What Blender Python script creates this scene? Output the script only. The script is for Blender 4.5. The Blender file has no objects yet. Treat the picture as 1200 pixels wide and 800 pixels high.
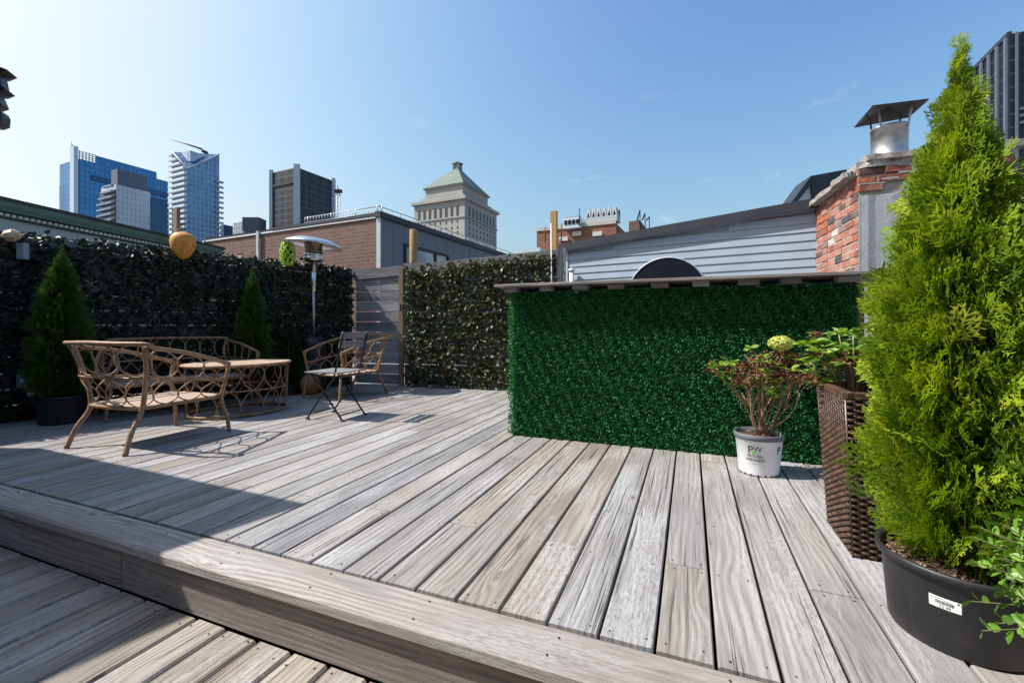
import bpy, math, random
import numpy as np
from mathutils import Vector as V, Matrix
random.seed(7); rng = np.random.default_rng(11)
PI = math.pi
sc = bpy.context.scene; C = sc.collection
F = 524.0; HC = 0.85; HY = 382.0
# ------------------------------------------------------------------ measured places
def G(px, py, z=0.0):                       # ground point under a measured spot
    y = (HC - z) * F / (py - HY); return V(((px - 600) / F * y, y, z))
def P(px, py, Y): return V(((px - 600) / F * Y, Y, HC + (HY - py) / F * Y))
def zat(py, Y): return HC + (HY - py) / F * Y
AL = math.radians(21.75); SA, CA = math.sin(AL), math.cos(AL)
def D(u, v, z=0.0): return V((SA * u + CA * v, CA * u - SA * v, z))
UD = D(1, 0); VD = D(0, 1); ZD = V((0, 0, 1))
def along(p, d, px):                        # walk from p in direction d until the bearing of px
    r = (px - 600) / F
    s = (r * p.y - p.x) / (d.x - r * d.y); return p + d * s
# ------------------------------------------------------------------ objects, tags
ORG = {}
def tag(o, label=None, cat=None, group=None, kind=None):
    if label: o['label'] = label
    if cat: o['category'] = cat
    if group: o['group'] = group
    if kind: o['kind'] = kind
    return o
def thing(name, loc, label, cat, group=None, rz=0):
    o = bpy.data.objects.new(name, None); C.objects.link(o); o.location = loc
    o.rotation_euler = (0, 0, rz); o.empty_display_size = .1; ORG[o] = V(loc) if rz == 0 else V((0, 0, 0))
    return tag(o, label, cat, group)
def link(name, me, parent=None, label=None):
    o = bpy.data.objects.new(name, me); C.objects.link(o)
    if parent is not None: o.parent = parent; ORG[o] = ORG.get(parent, V((0, 0, 0)))
    if label: o['label'] = label
    return o
def copy_tree(o, parent=None):
    c = o.copy(); C.objects.link(c)
    if parent is not None: c.parent = parent
    for ch in list(o.children): copy_tree(ch, c)
    return c
class MB:
    def __init__(s): s.v = []; s.f = []; s.uv = []; s.r = []; s.sm = []
    def face(s, idx, uvs, r=0., sm=False):
        s.f.append(idx); s.uv.extend(uvs); s.r.append(r); s.sm.append(sm)
    def poly(s, pts, r=0.):
        b = len(s.v); s.v.extend([tuple(p) for p in pts])
        n = len(pts); e = (V(pts[1]) - V(pts[0])).normalized(); nn = None
        for i in range(2, n):
            c = e.cross(V(pts[i]) - V(pts[0]))
            if c.length > 1e-9: nn = c.normalized(); break
        if abs(nn.z) < .8: e = V((-nn.y, nn.x, 0)).normalized()
        w = nn.cross(e)
        s.face(list(range(b, b + n)), [((V(p) - V(pts[0])).dot(e) + r * 7, (V(p)).dot(w) if abs(nn.z) < .8 else (V(p) - V(pts[0])).dot(w)) for p in pts], r); return s
    def box(s, p, a, b, c, r=None, ou=0., ov=0.):       # corner p, edge vectors; texture runs along a
        r = random.random() if r is None else r
        a, b, c, p = V(a), V(b), V(c), V(p)
        if a.cross(b).dot(c) < 0: p = p + b; b = -b
        la, lb, lc = a.length, b.length, c.length; k = len(s.v)
        for (i, j, l) in ((0,0,0),(1,0,0),(1,1,0),(0,1,0),(0,0,1),(1,0,1),(1,1,1),(0,1,1)):
            s.v.append(tuple(p + a * i + b * j + c * l))
        def F4(ix, uvs): s.face([k + i for i in ix], [(ou + q[0], ov + q[1]) for q in uvs], r)
        F4((0,3,2,1), ((0,0),(0,lb),(la,lb),(la,0))); F4((4,5,6,7), ((0,0),(la,0),(la,lb),(0,lb)))
        F4((0,1,5,4), ((0,0),(la,0),(la,lc),(0,lc))); F4((3,7,6,2), ((0,0),(0,lc),(la,lc),(la,0)))
        F4((0,4,7,3), ((0,0),(0,lc),(lb,lc),(lb,0))); F4((1,2,6,5), ((la,0),(la+lb,0),(la+lb,lc),(la,lc)))
        return s
    def board(s, p, a, w, t, ch=.003, r=None, warp=0.):   # a board along a, width vector w, thickness t down from its top
        r = random.random() if r is None else r
        a = V(a); w = V(w); wl = w.length; wn = w / wl; ou = random.random() * 40; ov = random.random() * 40
        sec = [(0, -t), (wl, -t), (wl, -ch), (wl - ch, 0), (wl * .5, 0), (ch, 0), (0, -ch)]
        k = len(s.v); n = len(sec); la = a.length
        for e in (0, 1):
            for (x, z) in sec: s.v.append(tuple(V(p) + a * e + wn * x + V((0, 0, z + (warp if e else -warp) * (x / wl - .5)))))
        # perimeter coordinate
        for i in range(n):
            j = (i + 1) % n
            x0, z0 = sec[i]; x1, z1 = sec[j]
            va = x0 + z0; vb = x1 + z1
            s.face([k + i, k + j, k + n + j, k + n + i], [(ou, ov + va), (ou, ov + vb), (ou + la, ov + vb), (ou + la, ov + va)], r)
        s.face([k + i for i in range(n)][::-1], [(ou + q[1] * .3, ov + q[0]) for q in sec][::-1], r)
        s.face([k + n + i for i in range(n)], [(ou + q[1] * .3, ov + q[0]) for q in sec], r)
    def tube(s, pts, rad, n=8, closed=False, r=0., cap=True):
        pts = [V(p) for p in pts]; m = len(pts); rads = rad if isinstance(rad, (list, tuple)) else [rad] * m
        k = len(s.v); up = None; L = 0
        lens = []
        for i in range(m):
            if closed: t = pts[(i + 1) % m] - pts[i - 1]
            else: t = pts[min(i + 1, m - 1)] - pts[max(i - 1, 0)]
            if t.length < 1e-9: t = V((0, 0, 1))
            t.normalize()
            if up is None: up = t.orthogonal().normalized()
            else:
                up = up - t * up.dot(t)
                up = up.normalized() if up.length > 1e-6 else t.orthogonal().normalized()
            w = t.cross(up)
            if i: L += (pts[i] - pts[i - 1]).length
            lens.append(L)
            for q in range(n):
                a = 2 * PI * q / n; s.v.append(tuple(pts[i] + (up * math.cos(a) + w * math.sin(a)) * rads[i]))
        for i in range(m if closed else m - 1):
            j = (i + 1) % m
            for q in range(n):
                q2 = (q + 1) % n
                s.face([k + i * n + q, k + i * n + q2, k + j * n + q2, k + j * n + q],
                       [(lens[i], q * .02), (lens[i], q * .02 + .02), (lens[j], q * .02 + .02), (lens[j], q * .02)], r, True)
        if cap and not closed:
            s.face([k + q for q in range(n)][::-1], [(0, 0)] * n, r); s.face([k + (m - 1) * n + q for q in range(n)], [(0, 0)] * n, r)
        return s
    def lathe(s, c, prof, n=32, r=0., cap=(True, True), axis=None, sm=True):   # prof: (radius, height)
        c = V(c); k = len(s.v); m = len(prof)
        ax = V((0, 0, 1)) if axis is None else V(axis).normalized()
        e1 = V((1, 0, 0)) if abs(ax.x) < .9 else V((0, 1, 0)); e1 = (e1 - ax * e1.dot(ax)).normalized(); e2 = ax.cross(e1)
        for (R, h) in prof:
            for q in range(n):
                a = 2 * PI * q / n; s.v.append(tuple(c + (e1 * math.cos(a) + e2 * math.sin(a)) * R + ax * h))
        for i in range(m - 1):
            for q in range(n):
                q2 = (q + 1) % n; h0, h1 = prof[i][1], prof[i + 1][1]
                s.face([k + i * n + q, k + i * n + q2, k + (i + 1) * n + q2, k + (i + 1) * n + q],
                       [(q * .05, h0), (q * .05 + .05, h0), (q * .05 + .05, h1), (q * .05, h1)], r, sm)
        if cap[0]: s.face([k + q for q in range(n)][::-1], [(s.v[k+q][0], s.v[k+q][1]) for q in range(n)][::-1], r)
        if cap[1]: s.face([k + (m - 1) * n + q for q in range(n)], [(s.v[k+q][0], s.v[k+q][1]) for q in range(n)], r)
        return s
    def build(s, name, mat, parent=None, label=None, bevel=0):
        o0 = ORG.get(parent, V((0, 0, 0))) if parent is not None else V((0, 0, 0))
        me = bpy.data.meshes.new(name)
        me.from_pydata([(a - o0.x, b - o0.y, c - o0.z) for a, b, c in s.v], [], s.f)
        uvl = me.uv_layers.new(name='UVMap'); uvl.data.foreach_set('uv', np.array(s.uv, dtype=np.float32).ravel())
        at = me.attributes.new('rnd', 'FLOAT', 'FACE'); at.data.foreach_set('value', np.array(s.r, dtype=np.float32))
        me.polygons.foreach_set('use_smooth', s.sm); me.materials.append(mat); me.update()
        o = link(name, me, parent, label)
        if bevel:
            m = o.modifiers.new('b', 'BEVEL'); m.width = bevel; m.segments = 2; m.limit_method = 'ANGLE'; m.angle_limit = .9
        return o
def npmesh(name, v, f, r, mat, parent=None, label=None, smooth=False):
    o0 = ORG.get(parent, V((0, 0, 0))) if parent is not None else V((0, 0, 0))
    v = v - np.array(o0); me = bpy.data.meshes.new(name); k = f.shape[1]
    me.vertices.add(len(v)); me.vertices.foreach_set('co', v.astype(np.float32).ravel())
    me.loops.add(f.size); me.loops.foreach_set('vertex_index', f.astype(np.int32).ravel())
    me.polygons.add(len(f)); me.polygons.foreach_set('loop_start', np.arange(0, f.size, k, dtype=np.int32))
    at = me.attributes.new('rnd', 'FLOAT', 'FACE'); at.data.foreach_set('value', r.astype(np.float32))
    me.polygons.foreach_set('use_smooth', np.full(len(f), smooth)); me.materials.append(mat)
    me.update(calc_edges=True); me.validate(); return link(name, me, parent, label)
def frames(d, n):
    d = d / np.linalg.norm(d, axis=1, keepdims=True); n = n - (n * d).sum(1, keepdims=True) * d
    n = n / (np.linalg.norm(n, axis=1, keepdims=True) + 1e-9); x = np.cross(d, n); return np.stack([x, d, n], 2)
def scatter(tv, tf, pos, R, S, rr=None):
    m = len(pos); nv = len(tv)
    v = np.einsum('mij,nj->mni', R, tv) * S[:, None, None] + pos[:, None, :]
    f = tf[None] + (np.arange(m) * nv)[:, None, None]
    rr = rng.random(m) if rr is None else rr
    return v.reshape(-1, 3), f.reshape(-1, tf.shape[1]), np.repeat(rr, len(tf))
def join(parts):
    vs, fs, rs, o = [], [], [], 0
    for v, f, r in parts: vs.append(v); fs.append(f + o); rs.append(r); o += len(v)
    return np.concatenate(vs), np.concatenate(fs), np.concatenate(rs)
# ------------------------------------------------------------------ materials
class N:
    def __init__(s, name):
        s.m = bpy.data.materials.new(name); s.m.use_nodes = True; s.t = s.m.node_tree; s.t.nodes.clear()
        s.out = s.t.nodes.new('ShaderNodeOutputMaterial'); s.b = s.t.nodes.new('ShaderNodeBsdfPrincipled')
        s.t.links.new(s.b.outputs[0], s.out.inputs[0])
    def n(s, ty, **k):
        q = s.t.nodes.new('ShaderNode' + ty)
        for a, b in k.items(): setattr(q, a, b)
        return q
    def put(s, sock, val):
        if hasattr(val, 'is_output') or isinstance(val, bpy.types.NodeSocket): s.t.links.new(val, sock)
        elif isinstance(val, (tuple, list)) and len(val) == 3 and len(sock.default_value) == 4: sock.default_value = (*val, 1)
        else: sock.default_value = val
    def math(s, op, a, b=0., c=None, clamp=False):
        q = s.n('Math', operation=op, use_clamp=clamp); s.put(q.inputs[0], a); s.put(q.inputs[1], b)
        if c is not None: s.put(q.inputs[2], c)
        return q.outputs[0]
    def mix(s, f, a, b, bt='MIX'):
        q = s.n('Mix', data_type='RGBA', blend_type=bt); s.put(q.inputs[0], f); s.put(q.inputs[6], a); s.put(q.inputs[7], b); return q.outputs[2]
    def ramp(s, x, lo, hi, a=0., b=1.):
        q = s.n('MapRange', clamp=True); s.put(q.inputs[0], x); s.put(q.inputs[1], lo); s.put(q.inputs[2], hi); s.put(q.inputs[3], a); s.put(q.inputs[4], b); return q.outputs[0]
    def coord(s, kind='UV', sc=(1, 1, 1), loc=(0, 0, 0)):
        if kind == 'UV': c = s.n('UVMap', uv_map='UVMap').outputs[0]
        else: c = s.n('TexCoord').outputs[kind]
        q = s.n('Mapping'); s.t.links.new(c, q.inputs[0]); q.inputs['Scale'].default_value = sc; q.inputs['Location'].default_value = loc; return q.outputs[0]
    def noise(s, vec, scale=1., detail=4., rough=.55, dist=0.):
        q = s.n('TexNoise'); s.put(q.inputs['Vector'], vec); q.inputs['Scale'].default_value = scale; q.inputs['Detail'].default_value = detail
        q.inputs['Roughness'].default_value = rough; q.inputs['Distortion'].default_value = dist; return q.outputs[0]
    def rnd(s): return s.n('Attribute', attribute_name='rnd', attribute_type='GEOMETRY').outputs['Fac']
    def bump(s, h, st=.3, d=.01):
        q = s.n('Bump'); q.inputs['Strength'].default_value = st; q.inputs['Distance'].default_value = d; s.put(q.inputs['Height'], h); s.put(s.b.inputs['Normal'], q.outputs[0])
    def set(s, col=None, rough=None, metal=None, spec=None):
        if col is not None: s.put(s.b.inputs['Base Color'], col)
        if rough is not None: s.put(s.b.inputs['Roughness'], rough)
        if metal is not None: s.put(s.b.inputs['Metallic'], metal)
        if spec is not None: s.put(s.b.inputs['Specular IOR Level'], spec)
        return s
def plain(name, col, rough=.5, metal=0., var=.15, sc=6., bump=0., spec=.5, coord='Object'):
    s = N(name); c = s.coord(coord); n = s.noise(c, sc, 5, .6)
    k = s.ramp(n, .3, .7, 1 - var, 1 + var)
    q = s.n('Vector' + 'Math', operation='SCALE'); q.inputs[0].default_value = col; s.t.links.new(k, q.inputs['Scale'])
    s.set(q.outputs[0], s.ramp(n, .3, .7, max(rough - .08, .02), min(rough + .08, 1)), metal, spec)
    if bump: s.bump(s.noise(c, sc * 6, 4), bump, .01)
    return s.m
def wood(name, cols, lines=1., knots=True, white=.35, crack=1., rough=.75, gain=1.):
    """weathered timber: texture runs along the board (U), the random attribute picks its tone"""
    s = N(name); r = s.rnd(); uv = s.coord('UV'); sep = s.n('SeparateXYZ'); s.put(sep.inputs[0], uv); U, Vv = sep.outputs[0], sep.outputs[1]
    def vec(su, sv, off=0.):
        q = s.n('CombineXYZ'); s.put(q.inputs[0], s.math('MULTIPLY_ADD', U, su, off)); s.put(q.inputs[1], s.math('MULTIPLY', Vv, sv)); s.put(q.inputs[2], s.math('MULTIPLY', r, 31.)); return q.outputs[0]
    # knots
    vo = s.n('TexVoronoi'); s.put(vo.inputs['Vector'], vec(2.3, 7.)); vo.inputs['Scale'].default_value = 1.; vo.inputs['Randomness'].default_value = 1.
    d = vo.outputs['Distance']; sepc = s.n('SeparateColor'); s.put(sepc.inputs[0], vo.outputs['Color']); kon = s.math('GREATER_THAN', sepc.outputs[0], .40)
    kf = s.math('MULTIPLY', s.math('POWER', 2.718, s.math('MULTIPLY', d, -7.)), kon)
    w1 = s.noise(vec(.9, 5.), 1., 3, .5)
    ring = s.math('ADD', s.math('MULTIPLY', Vv, 260.), s.math('ADD', s.math('MULTIPLY', w1, 34.), s.math('MULTIPLY', kf, 19.)))
    rw = s.math('MULTIPLY_ADD', s.math('SINE', ring), .5, .5)
    fine = s.noise(vec(9., 420.), 1., 5, .75); med = s.noise(vec(4.5, 95., 3.), 1., 6, .65); blot = s.noise(vec(1.3, 5., 9.), 1., 4, .6)
    lowb = s.noise(vec(.55, 2.5, 17.), 1., 3, .5)
    lowb2 = s.noise(vec(.8, 6., 41.), 1., 3, .5); fib = s.noise(vec(38., 160., 51.), 1., 5, .75)
    g = s.math('ADD', s.math('MULTIPLY', s.math('MULTIPLY', rw, s.ramp(lowb2, .40, .60)), .34), s.math('ADD', s.math('MULTIPLY', fine, .8), s.math('MULTIPLY', med, .7)))
    g = s.ramp(g, .58, 1.10)
    cr = s.n('ValToRGB'); s.put(cr.inputs[0], r); e = cr.color_ramp; e.interpolation = 'LINEAR'
    for i, c in enumerate(cols):
        el = e.elements[i] if i < 2 else e.elements.new(1.)
        el.position = i / (len(cols) - 1); el.color = (*c, 1)
    base = cr.outputs[0]
    dark = s.mix(1., base, (.48, .46, .45), 'MULTIPLY')
    col = s.mix(s.ramp(g, 0., 1., 1., 0.), base, dark)
    col = s.mix(s.math('MULTIPLY', s.math('MULTIPLY', s.ramp(blot, .50, .62), s.ramp(fib, .42, .56)), white * 1.05, clamp=True), col, (.60, .60, .59))
    col = s.mix(s.math('MULTIPLY', s.ramp(blot, .46, .34), .4), col, s.mix(1., base, (.60, .62, .68), 'MULTIPLY'))
    col = s.mix(s.math('MULTIPLY', s.ramp(lowb, .5, .8), .35), col, s.mix(1., base, (.66, .56, .46), 'MULTIPLY'))
    stn = s.noise(vec(2.6, 9., 77.), 1., 5, .7)
    col = s.mix(s.math('MULTIPLY', s.ramp(stn, .60, .72), .45), col, (.10, .085, .075))
    ck = s.noise(vec(1.5, 120., 5.), 1., 4, .55, .5); ckm = s.noise(vec(1.1, 10., 2.), 1., 2)
    ckf = s.math('MULTIPLY', s.ramp(ck, .585, .62), s.ramp(ckm, .47, .58)); ckf = s.math('MULTIPLY', ckf, crack * 1.2, clamp=True)
    col = s.mix(s.math('MULTIPLY', ckf, .85), col, (.05, .042, .038))
    if knots:
        kn = s.math('MULTIPLY', s.ramp(d, .03, .075, 1., 0.), kon)
        col = s.mix(s.math('MULTIPLY', kn, .8), col, (.13, .085, .055))
        edge = s.math('MULTIPLY', s.math('MULTIPLY', s.ramp(d, .085, .12, 1., 0.), s.ramp(d, .06, .085)), kon)
        col = s.mix(s.math('MULTIPLY', edge, .45), col, s.mix(1., base, (.62, .50, .40), 'MULTIPLY'))
        spk = s.n('TexVoronoi'); s.put(spk.inputs['Vector'], vec(9., 28.)); sk = s.ramp(spk.outputs['Distance'], .06, .12, 1., 0.)
        ss = s.n('SeparateColor'); s.put(ss.inputs[0], spk.outputs['Color']); sk = s.math('MULTIPLY', sk, s.math('GREATER_THAN', ss.outputs[1], .86))
        col = s.mix(s.math('MULTIPLY', sk, .7), col, (.09, .07, .06))
    col = s.mix(1., col, (.97 * gain, 1. * gain, 1.065 * gain), 'MULTIPLY')
    s.set(col, s.ramp(g, 0, 1, rough + .1, rough - .1), 0., .3)
    h = s.math('SUBTRACT', s.math('ADD', s.math('MULTIPLY', g, .5), s.math('MULTIPLY', blot, .5)), s.math('MULTIPLY', ckf, 1.6)); s.bump(h, .55, .004)
    return s.m
def leafmat(name, cols, rough=.45, trans=.25, spec=.5, tint=(1.2, 1.25, .5)):
    s = N(name); cr = s.n('ValToRGB'); s.put(cr.inputs[0], s.rnd()); e = cr.color_ramp
    for i, c in enumerate(cols):
        el = e.elements[i] if i < 2 else e.elements.new(1.)
        el.position = i / (len(cols) - 1); el.color = (*c, 1)
    s.set(cr.outputs[0], rough, 0., spec)
    tr = s.n('BsdfTranslucent'); s.put(tr.inputs[0], s.mix(1., cr.outputs[0], tint, 'MULTIPLY'))
    mx = s.n('MixShader'); mx.inputs[0].default_value = trans; s.t.links.new(s.b.outputs[0], mx.inputs[1]); s.t.links.new(tr.outputs[0], mx.inputs[2]); s.t.links.new(mx.outputs[0], s.out.inputs[0])
    return s.m
def brickmat(name, c1, c2, mortar, bw=.21, bh=.072, mo=.012, bumpst=.4, var=(1., 1., 1.)):
    s = N(name); b = s.n('TexBrick'); s.put(b.inputs['Vector'], s.coord('UV')); b.inputs['Scale'].default_value = 1.
    s.put(b.inputs['Color1'], c1); s.put(b.inputs['Color2'], c2); s.put(b.inputs['Mortar'], mortar)
    b.inputs['Mortar Size'].default_value = mo; b.inputs['Brick Width'].default_value = bw; b.inputs['Row Height'].default_value = bh; b.inputs['Bias'].default_value = 0.
    n = s.noise(s.coord('UV', (1, 3, 1)), 6., 5); col = s.mix(s.ramp(n, .3, .7, 0., .5), b.outputs[0], s.mix(1., b.outputs[0], (.6, .6, .62), 'MULTIPLY'))
    s.set(col, .85); s.bump(b.outputs['Fac'], -bumpst, .01); return s.m
def gridglass(name, glass1, glass2, frame, bw, bh, mo, rough=.12, metal=.6, tint=None):
    s = N(name); b = s.n('TexBrick', offset=0., squash=1.); s.put(b.inputs['Vector'], s.coord('UV')); b.inputs['Scale'].default_value = 1.
    s.put(b.inputs['Color1'], glass1); s.put(b.inputs['Color2'], glass2); s.put(b.inputs['Mortar'], frame)
    b.inputs['Mortar Size'].default_value = mo; b.inputs['Brick Width'].default_value = bw; b.inputs['Row Height'].default_value = bh; b.inputs['Mortar Smooth'].default_value = 0.
    n = s.noise(s.coord('UV', (.02, .05, 1)), 1., 3); col = s.mix(s.ramp(n, .35, .7, 0., .5), b.outputs[0], s.mix(1., b.outputs[0], (.55, .6, .66), 'MULTIPLY'))
    s.set(col, s.ramp(b.outputs['Fac'], 0, 1, rough, .6), s.ramp(b.outputs['Fac'], 0, 1, metal, 0.)); return s.m

M = {}
M['deck'] = wood('weathered_deck_wood', [(.35,.33,.305), (.42,.39,.345), (.30,.295,.29), (.385,.335,.27), (.45,.43,.40), (.33,.285,.23), (.38,.365,.35)])
M['deck_low'] = wood('lower_deck_wood', [(.36,.32,.27), (.43,.37,.295), (.34,.305,.27), (.44,.38,.295), (.31,.265,.21)])
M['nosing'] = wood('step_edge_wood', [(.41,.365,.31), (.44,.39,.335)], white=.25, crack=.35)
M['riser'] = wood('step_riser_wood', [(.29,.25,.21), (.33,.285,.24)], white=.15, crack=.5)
M['greyboard'] = wood('grey_fence_wood', [(.26,.25,.25), (.35,.335,.32), (.22,.21,.21), (.40,.385,.37)], white=.3)
M['lumber'] = wood('fresh_lumber', [(.50,.30,.11), (.56,.36,.15)], white=0., crack=.3)
M['lumber2'] = wood('brown_lumber', [(.27,.18,.10), (.34,.24,.14)], white=0., crack=.5)
M['counter'] = wood('bar_counter_wood', [(.24,.20,.17), (.33,.29,.25), (.20,.17,.14)], white=.2)
M['nail'] = plain('rusty_nail', (.035, .022, .016), .7, .3)
M['gapsheet'] = plain('dark_gap_sheet', (.02, .02, .022), .9)
M['rattan'] = plain('tan_rattan_cane', (.31, .18, .095), .5, 0, .4, 22, .3)
def seatweave(name, c1, c2):
    s = N(name); uv = s.coord('UV', (90, 90, 1)); ch = s.n('TexChecker'); s.put(ch.inputs[0], uv); ch.inputs['Scale'].default_value = 1.
    w = s.noise(s.coord('UV', (8, 8, 1)), 1., 3); s.set(s.mix(s.ramp(w, .3, .7), s.mix(ch.outputs['Fac'], c1, c2), c2), .6); s.bump(ch.outputs['Fac'], .5, .004); return s.m
M['weave'] = seatweave('woven_cane_seat', (.24, .15, .09), (.48, .36, .27))
M['blackmetal'] = plain('black_painted_metal', (.012, .012, .014), .4, .2)
M['greyslat'] = wood('grey_stained_slats', [(.28,.27,.26), (.33,.32,.31)], knots=False, white=.2)
M['steel'] = plain('brushed_steel', (.62, .62, .62), .28, 1., .12, 14)
M['steeldull'] = plain('tarnished_steel', (.42, .42, .43), .42, .9, .25, 8)
M['darkmetal'] = plain('dark_sheet_metal', (.035, .03, .03), .45, .5, .4, 5)
M['ivy'] = leafmat('ivy_leaves', [(.010,.018,.012), (.016,.032,.016), (.024,.046,.026), (.03,.05,.036), (.022,.016,.012)], .45, .08, .35)  # left fence copy, with the shade put into a darker leaf colour
M['ivylit'] = leafmat('sunlit_ivy_leaves', [(.018,.034,.010), (.034,.06,.016), (.06,.09,.026), (.10,.095,.04), (.11,.07,.035), (.20,.22,.16)], .42, .15, .35)  # right fence copy, with the sunlight put into a lighter leaf colour
M['lattice'] = plain('brown_willow_lattice', (.10, .065, .04), .8, 0, .3, 20)
M['hedge'] = leafmat('artificial_boxwood', [(.022,.13,.045), (.03,.18,.06), (.055,.235,.08), (.026,.155,.062), (.085,.28,.10)], .6, .15, .14, (1., 1.2, .6))
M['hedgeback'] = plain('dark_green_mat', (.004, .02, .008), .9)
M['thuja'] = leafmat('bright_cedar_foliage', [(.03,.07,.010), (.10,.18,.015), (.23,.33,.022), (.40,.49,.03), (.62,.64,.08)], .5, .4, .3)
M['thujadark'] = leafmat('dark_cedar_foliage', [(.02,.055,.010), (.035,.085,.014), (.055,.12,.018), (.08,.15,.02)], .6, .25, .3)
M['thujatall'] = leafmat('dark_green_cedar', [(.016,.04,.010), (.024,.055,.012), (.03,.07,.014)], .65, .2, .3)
M['bark'] = plain('brown_bark', (.12, .07, .04), .9, 0, .4, 40, .5)
M['twig'] = plain('pale_brown_twig', (.34, .20, .12), .75, 0, .35, 60, .2)
M['hydleaf'] = leafmat('light_green_leaves', [(.10,.20,.02), (.16,.29,.03), (.24,.38,.05), (.30,.40,.08)], .45, .3, .4)
M['dry'] = leafmat('dry_brown_blooms', [(.09,.03,.02), (.15,.055,.035), (.20,.09,.055), (.26,.15,.09)], .8, .1, .2, (1, .8, .6))
M['bloom'] = leafmat('pale_yellow_bloom', [(.52,.55,.12), (.64,.66,.18), (.58,.62,.15)], .6, .25, .3, (1, 1, .7))
M['box'] = leafmat('boxwood_leaves', [(.05,.12,.012), (.09,.20,.02), (.15,.28,.03), (.17,.30,.04), (.34,.36,.03)], .38, .2, .35)
M['soil'] = plain('bark_mulch', (.09, .05, .032), .95, 0, .6, 60, .9)
M['chip'] = leafmat('bark_chips', [(.05,.03,.02), (.12,.07,.045), (.20,.13,.08), (.28,.2,.13)], .9, .0, .2)
s = N('black_nursery_plastic'); c_ = s.coord('Object'); nn_ = s.noise(c_, 7., 6, .65); n3_ = s.noise(s.coord('Object', (60, 60, 4)), 1., 4, .6)
sz_ = s.n('SeparateXYZ'); s.put(sz_.inputs[0], c_); du_ = s.math('MULTIPLY', s.ramp(nn_, .45, .68), s.ramp(sz_.outputs[2], .16, .0, .15, 1.))
s.set(s.mix(s.math('ADD', s.math('MULTIPLY', du_, .55), s.math('MULTIPLY', s.ramp(n3_, .58, .7), .12)), (.016, .016, .019), (.085, .078, .07)), s.ramp(nn_, .3, .7, .38, .62), 0., .5); s.bump(nn_, .06, .01); M['potblack'] = s.m
M['potwhite'] = plain('white_pot_plastic', (.76, .77, .80), .4, 0, .05, 10)
M['ink'] = plain('dark_green_ink', (.015, .03, .028), .6); M['inkgreen'] = plain('leaf_green_ink', (.13, .38, .05), .6); M['inkgrey'] = plain('grey_ink', (.28, .31, .34), .6)
M['paper'] = plain('white_label_paper', (.8, .8, .8), .6, 0, .03)
def wicker(name):
    s = N(name); uv = s.coord('UV'); sep = s.n('SeparateXYZ'); s.put(sep.inputs[0], uv)
    n = s.noise(s.coord('UV', (18, 60, 1)), 1., 4); r = s.rnd()
    c = s.mix(s.ramp(n, .35, .65), (.022, .011, .007), (.085, .045, .028)); c = s.mix(s.math('MULTIPLY', r, .7), c, (.15, .088, .062)); s.set(c, .35, 0, .6); return s.m
M['wicker'] = wicker('brown_wicker_strands'); M['wickerback'] = plain('dark_wicker_core', (.02, .011, .008), .8)
M['siding'] = plain('blue_grey_vinyl_siding', (.29, .355, .44), .5, 0, .05, 3)
M['fascia'] = plain('charcoal_fascia', (.022, .026, .036), .5, 0, .15, 3)
M['glassblack'] = plain('black_window_glass', (.006, .008, .016), .35, 0, .2, 2, spec=.2)
M['trimwhite'] = plain('white_trim', (.7, .7, .7), .5, 0, .05)
M['trimgrey'] = plain('galvanised_trim', (.45, .48, .52), .5, .3, .08)
M['mortar'] = plain('old_mortar', (.36, .33, .30), .95, 0, .25, 25, .5)
M['cement'] = plain('grey_cement_render', (.34, .355, .375), .9, 0, .16, 7, .25)
M['slab'] = plain('weathered_stone_slab', (.30, .275, .25), .9, 0, .3, 14, .8)
def oldbrick():
    s = N('old_red_brick'); cr = s.n('ValToRGB'); s.put(cr.inputs[0], s.rnd()); e = cr.color_ramp; e.interpolation = 'CONSTANT'
    cols = [(.36,.125,.075), (.40,.16,.11), (.30,.10,.065), (.42,.20,.15), (.13,.07,.055), (.40,.13,.06), (.27,.17,.16), (.08,.08,.095), (.56,.52,.48)]
    for i, c in enumerate(cols):
        el = e.elements[i] if i < 2 else e.elements.new(1.)
        el.position = [0, .16, .32, .46, .60, .68, .82, .90, .955][i]; el.color = (*c, 1)
    n = s.noise(s.coord('Object'), 22., 6, .65); n2 = s.noise(s.coord('Object'), 7., 4)
    c = s.mix(s.ramp(n, .35, .7, 0, .6), cr.outputs[0], s.mix(1., cr.outputs[0], (.5, .48, .48), 'MULTIPLY')); c = s.mix(s.ramp(n2, .52, .72, 0, .45), c, (.45, .38, .34))
    s.set(c, .9); s.bump(n, .8, .01); return s.m
M['oldbrick'] = oldbrick()
# ------------------------------------------------------------------ world, sun, camera
SUN = V((-.85, .02, 1.0)).normalized(); EL = math.asin(SUN.z); AZ = math.atan2(SUN.x, SUN.y)
w = bpy.data.worlds.new('World'); sc.world = w; w.use_nodes = True; nt = w.node_tree; nt.nodes.clear()
sky = nt.nodes.new('ShaderNodeTexSky'); sky.sky_type = 'NISHITA'; sky.sun_disc = False; sky.sun_elevation = EL; sky.sun_rotation = AZ
sky.air_density = 1.5; sky.dust_density = 4.0; sky.ozone_density = 3.0; sky.altitude = 30
bg = nt.nodes.new('ShaderNodeBackground'); wo = nt.nodes.new('ShaderNodeOutputWorld'); bg.inputs[1].default_value = .0747
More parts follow.
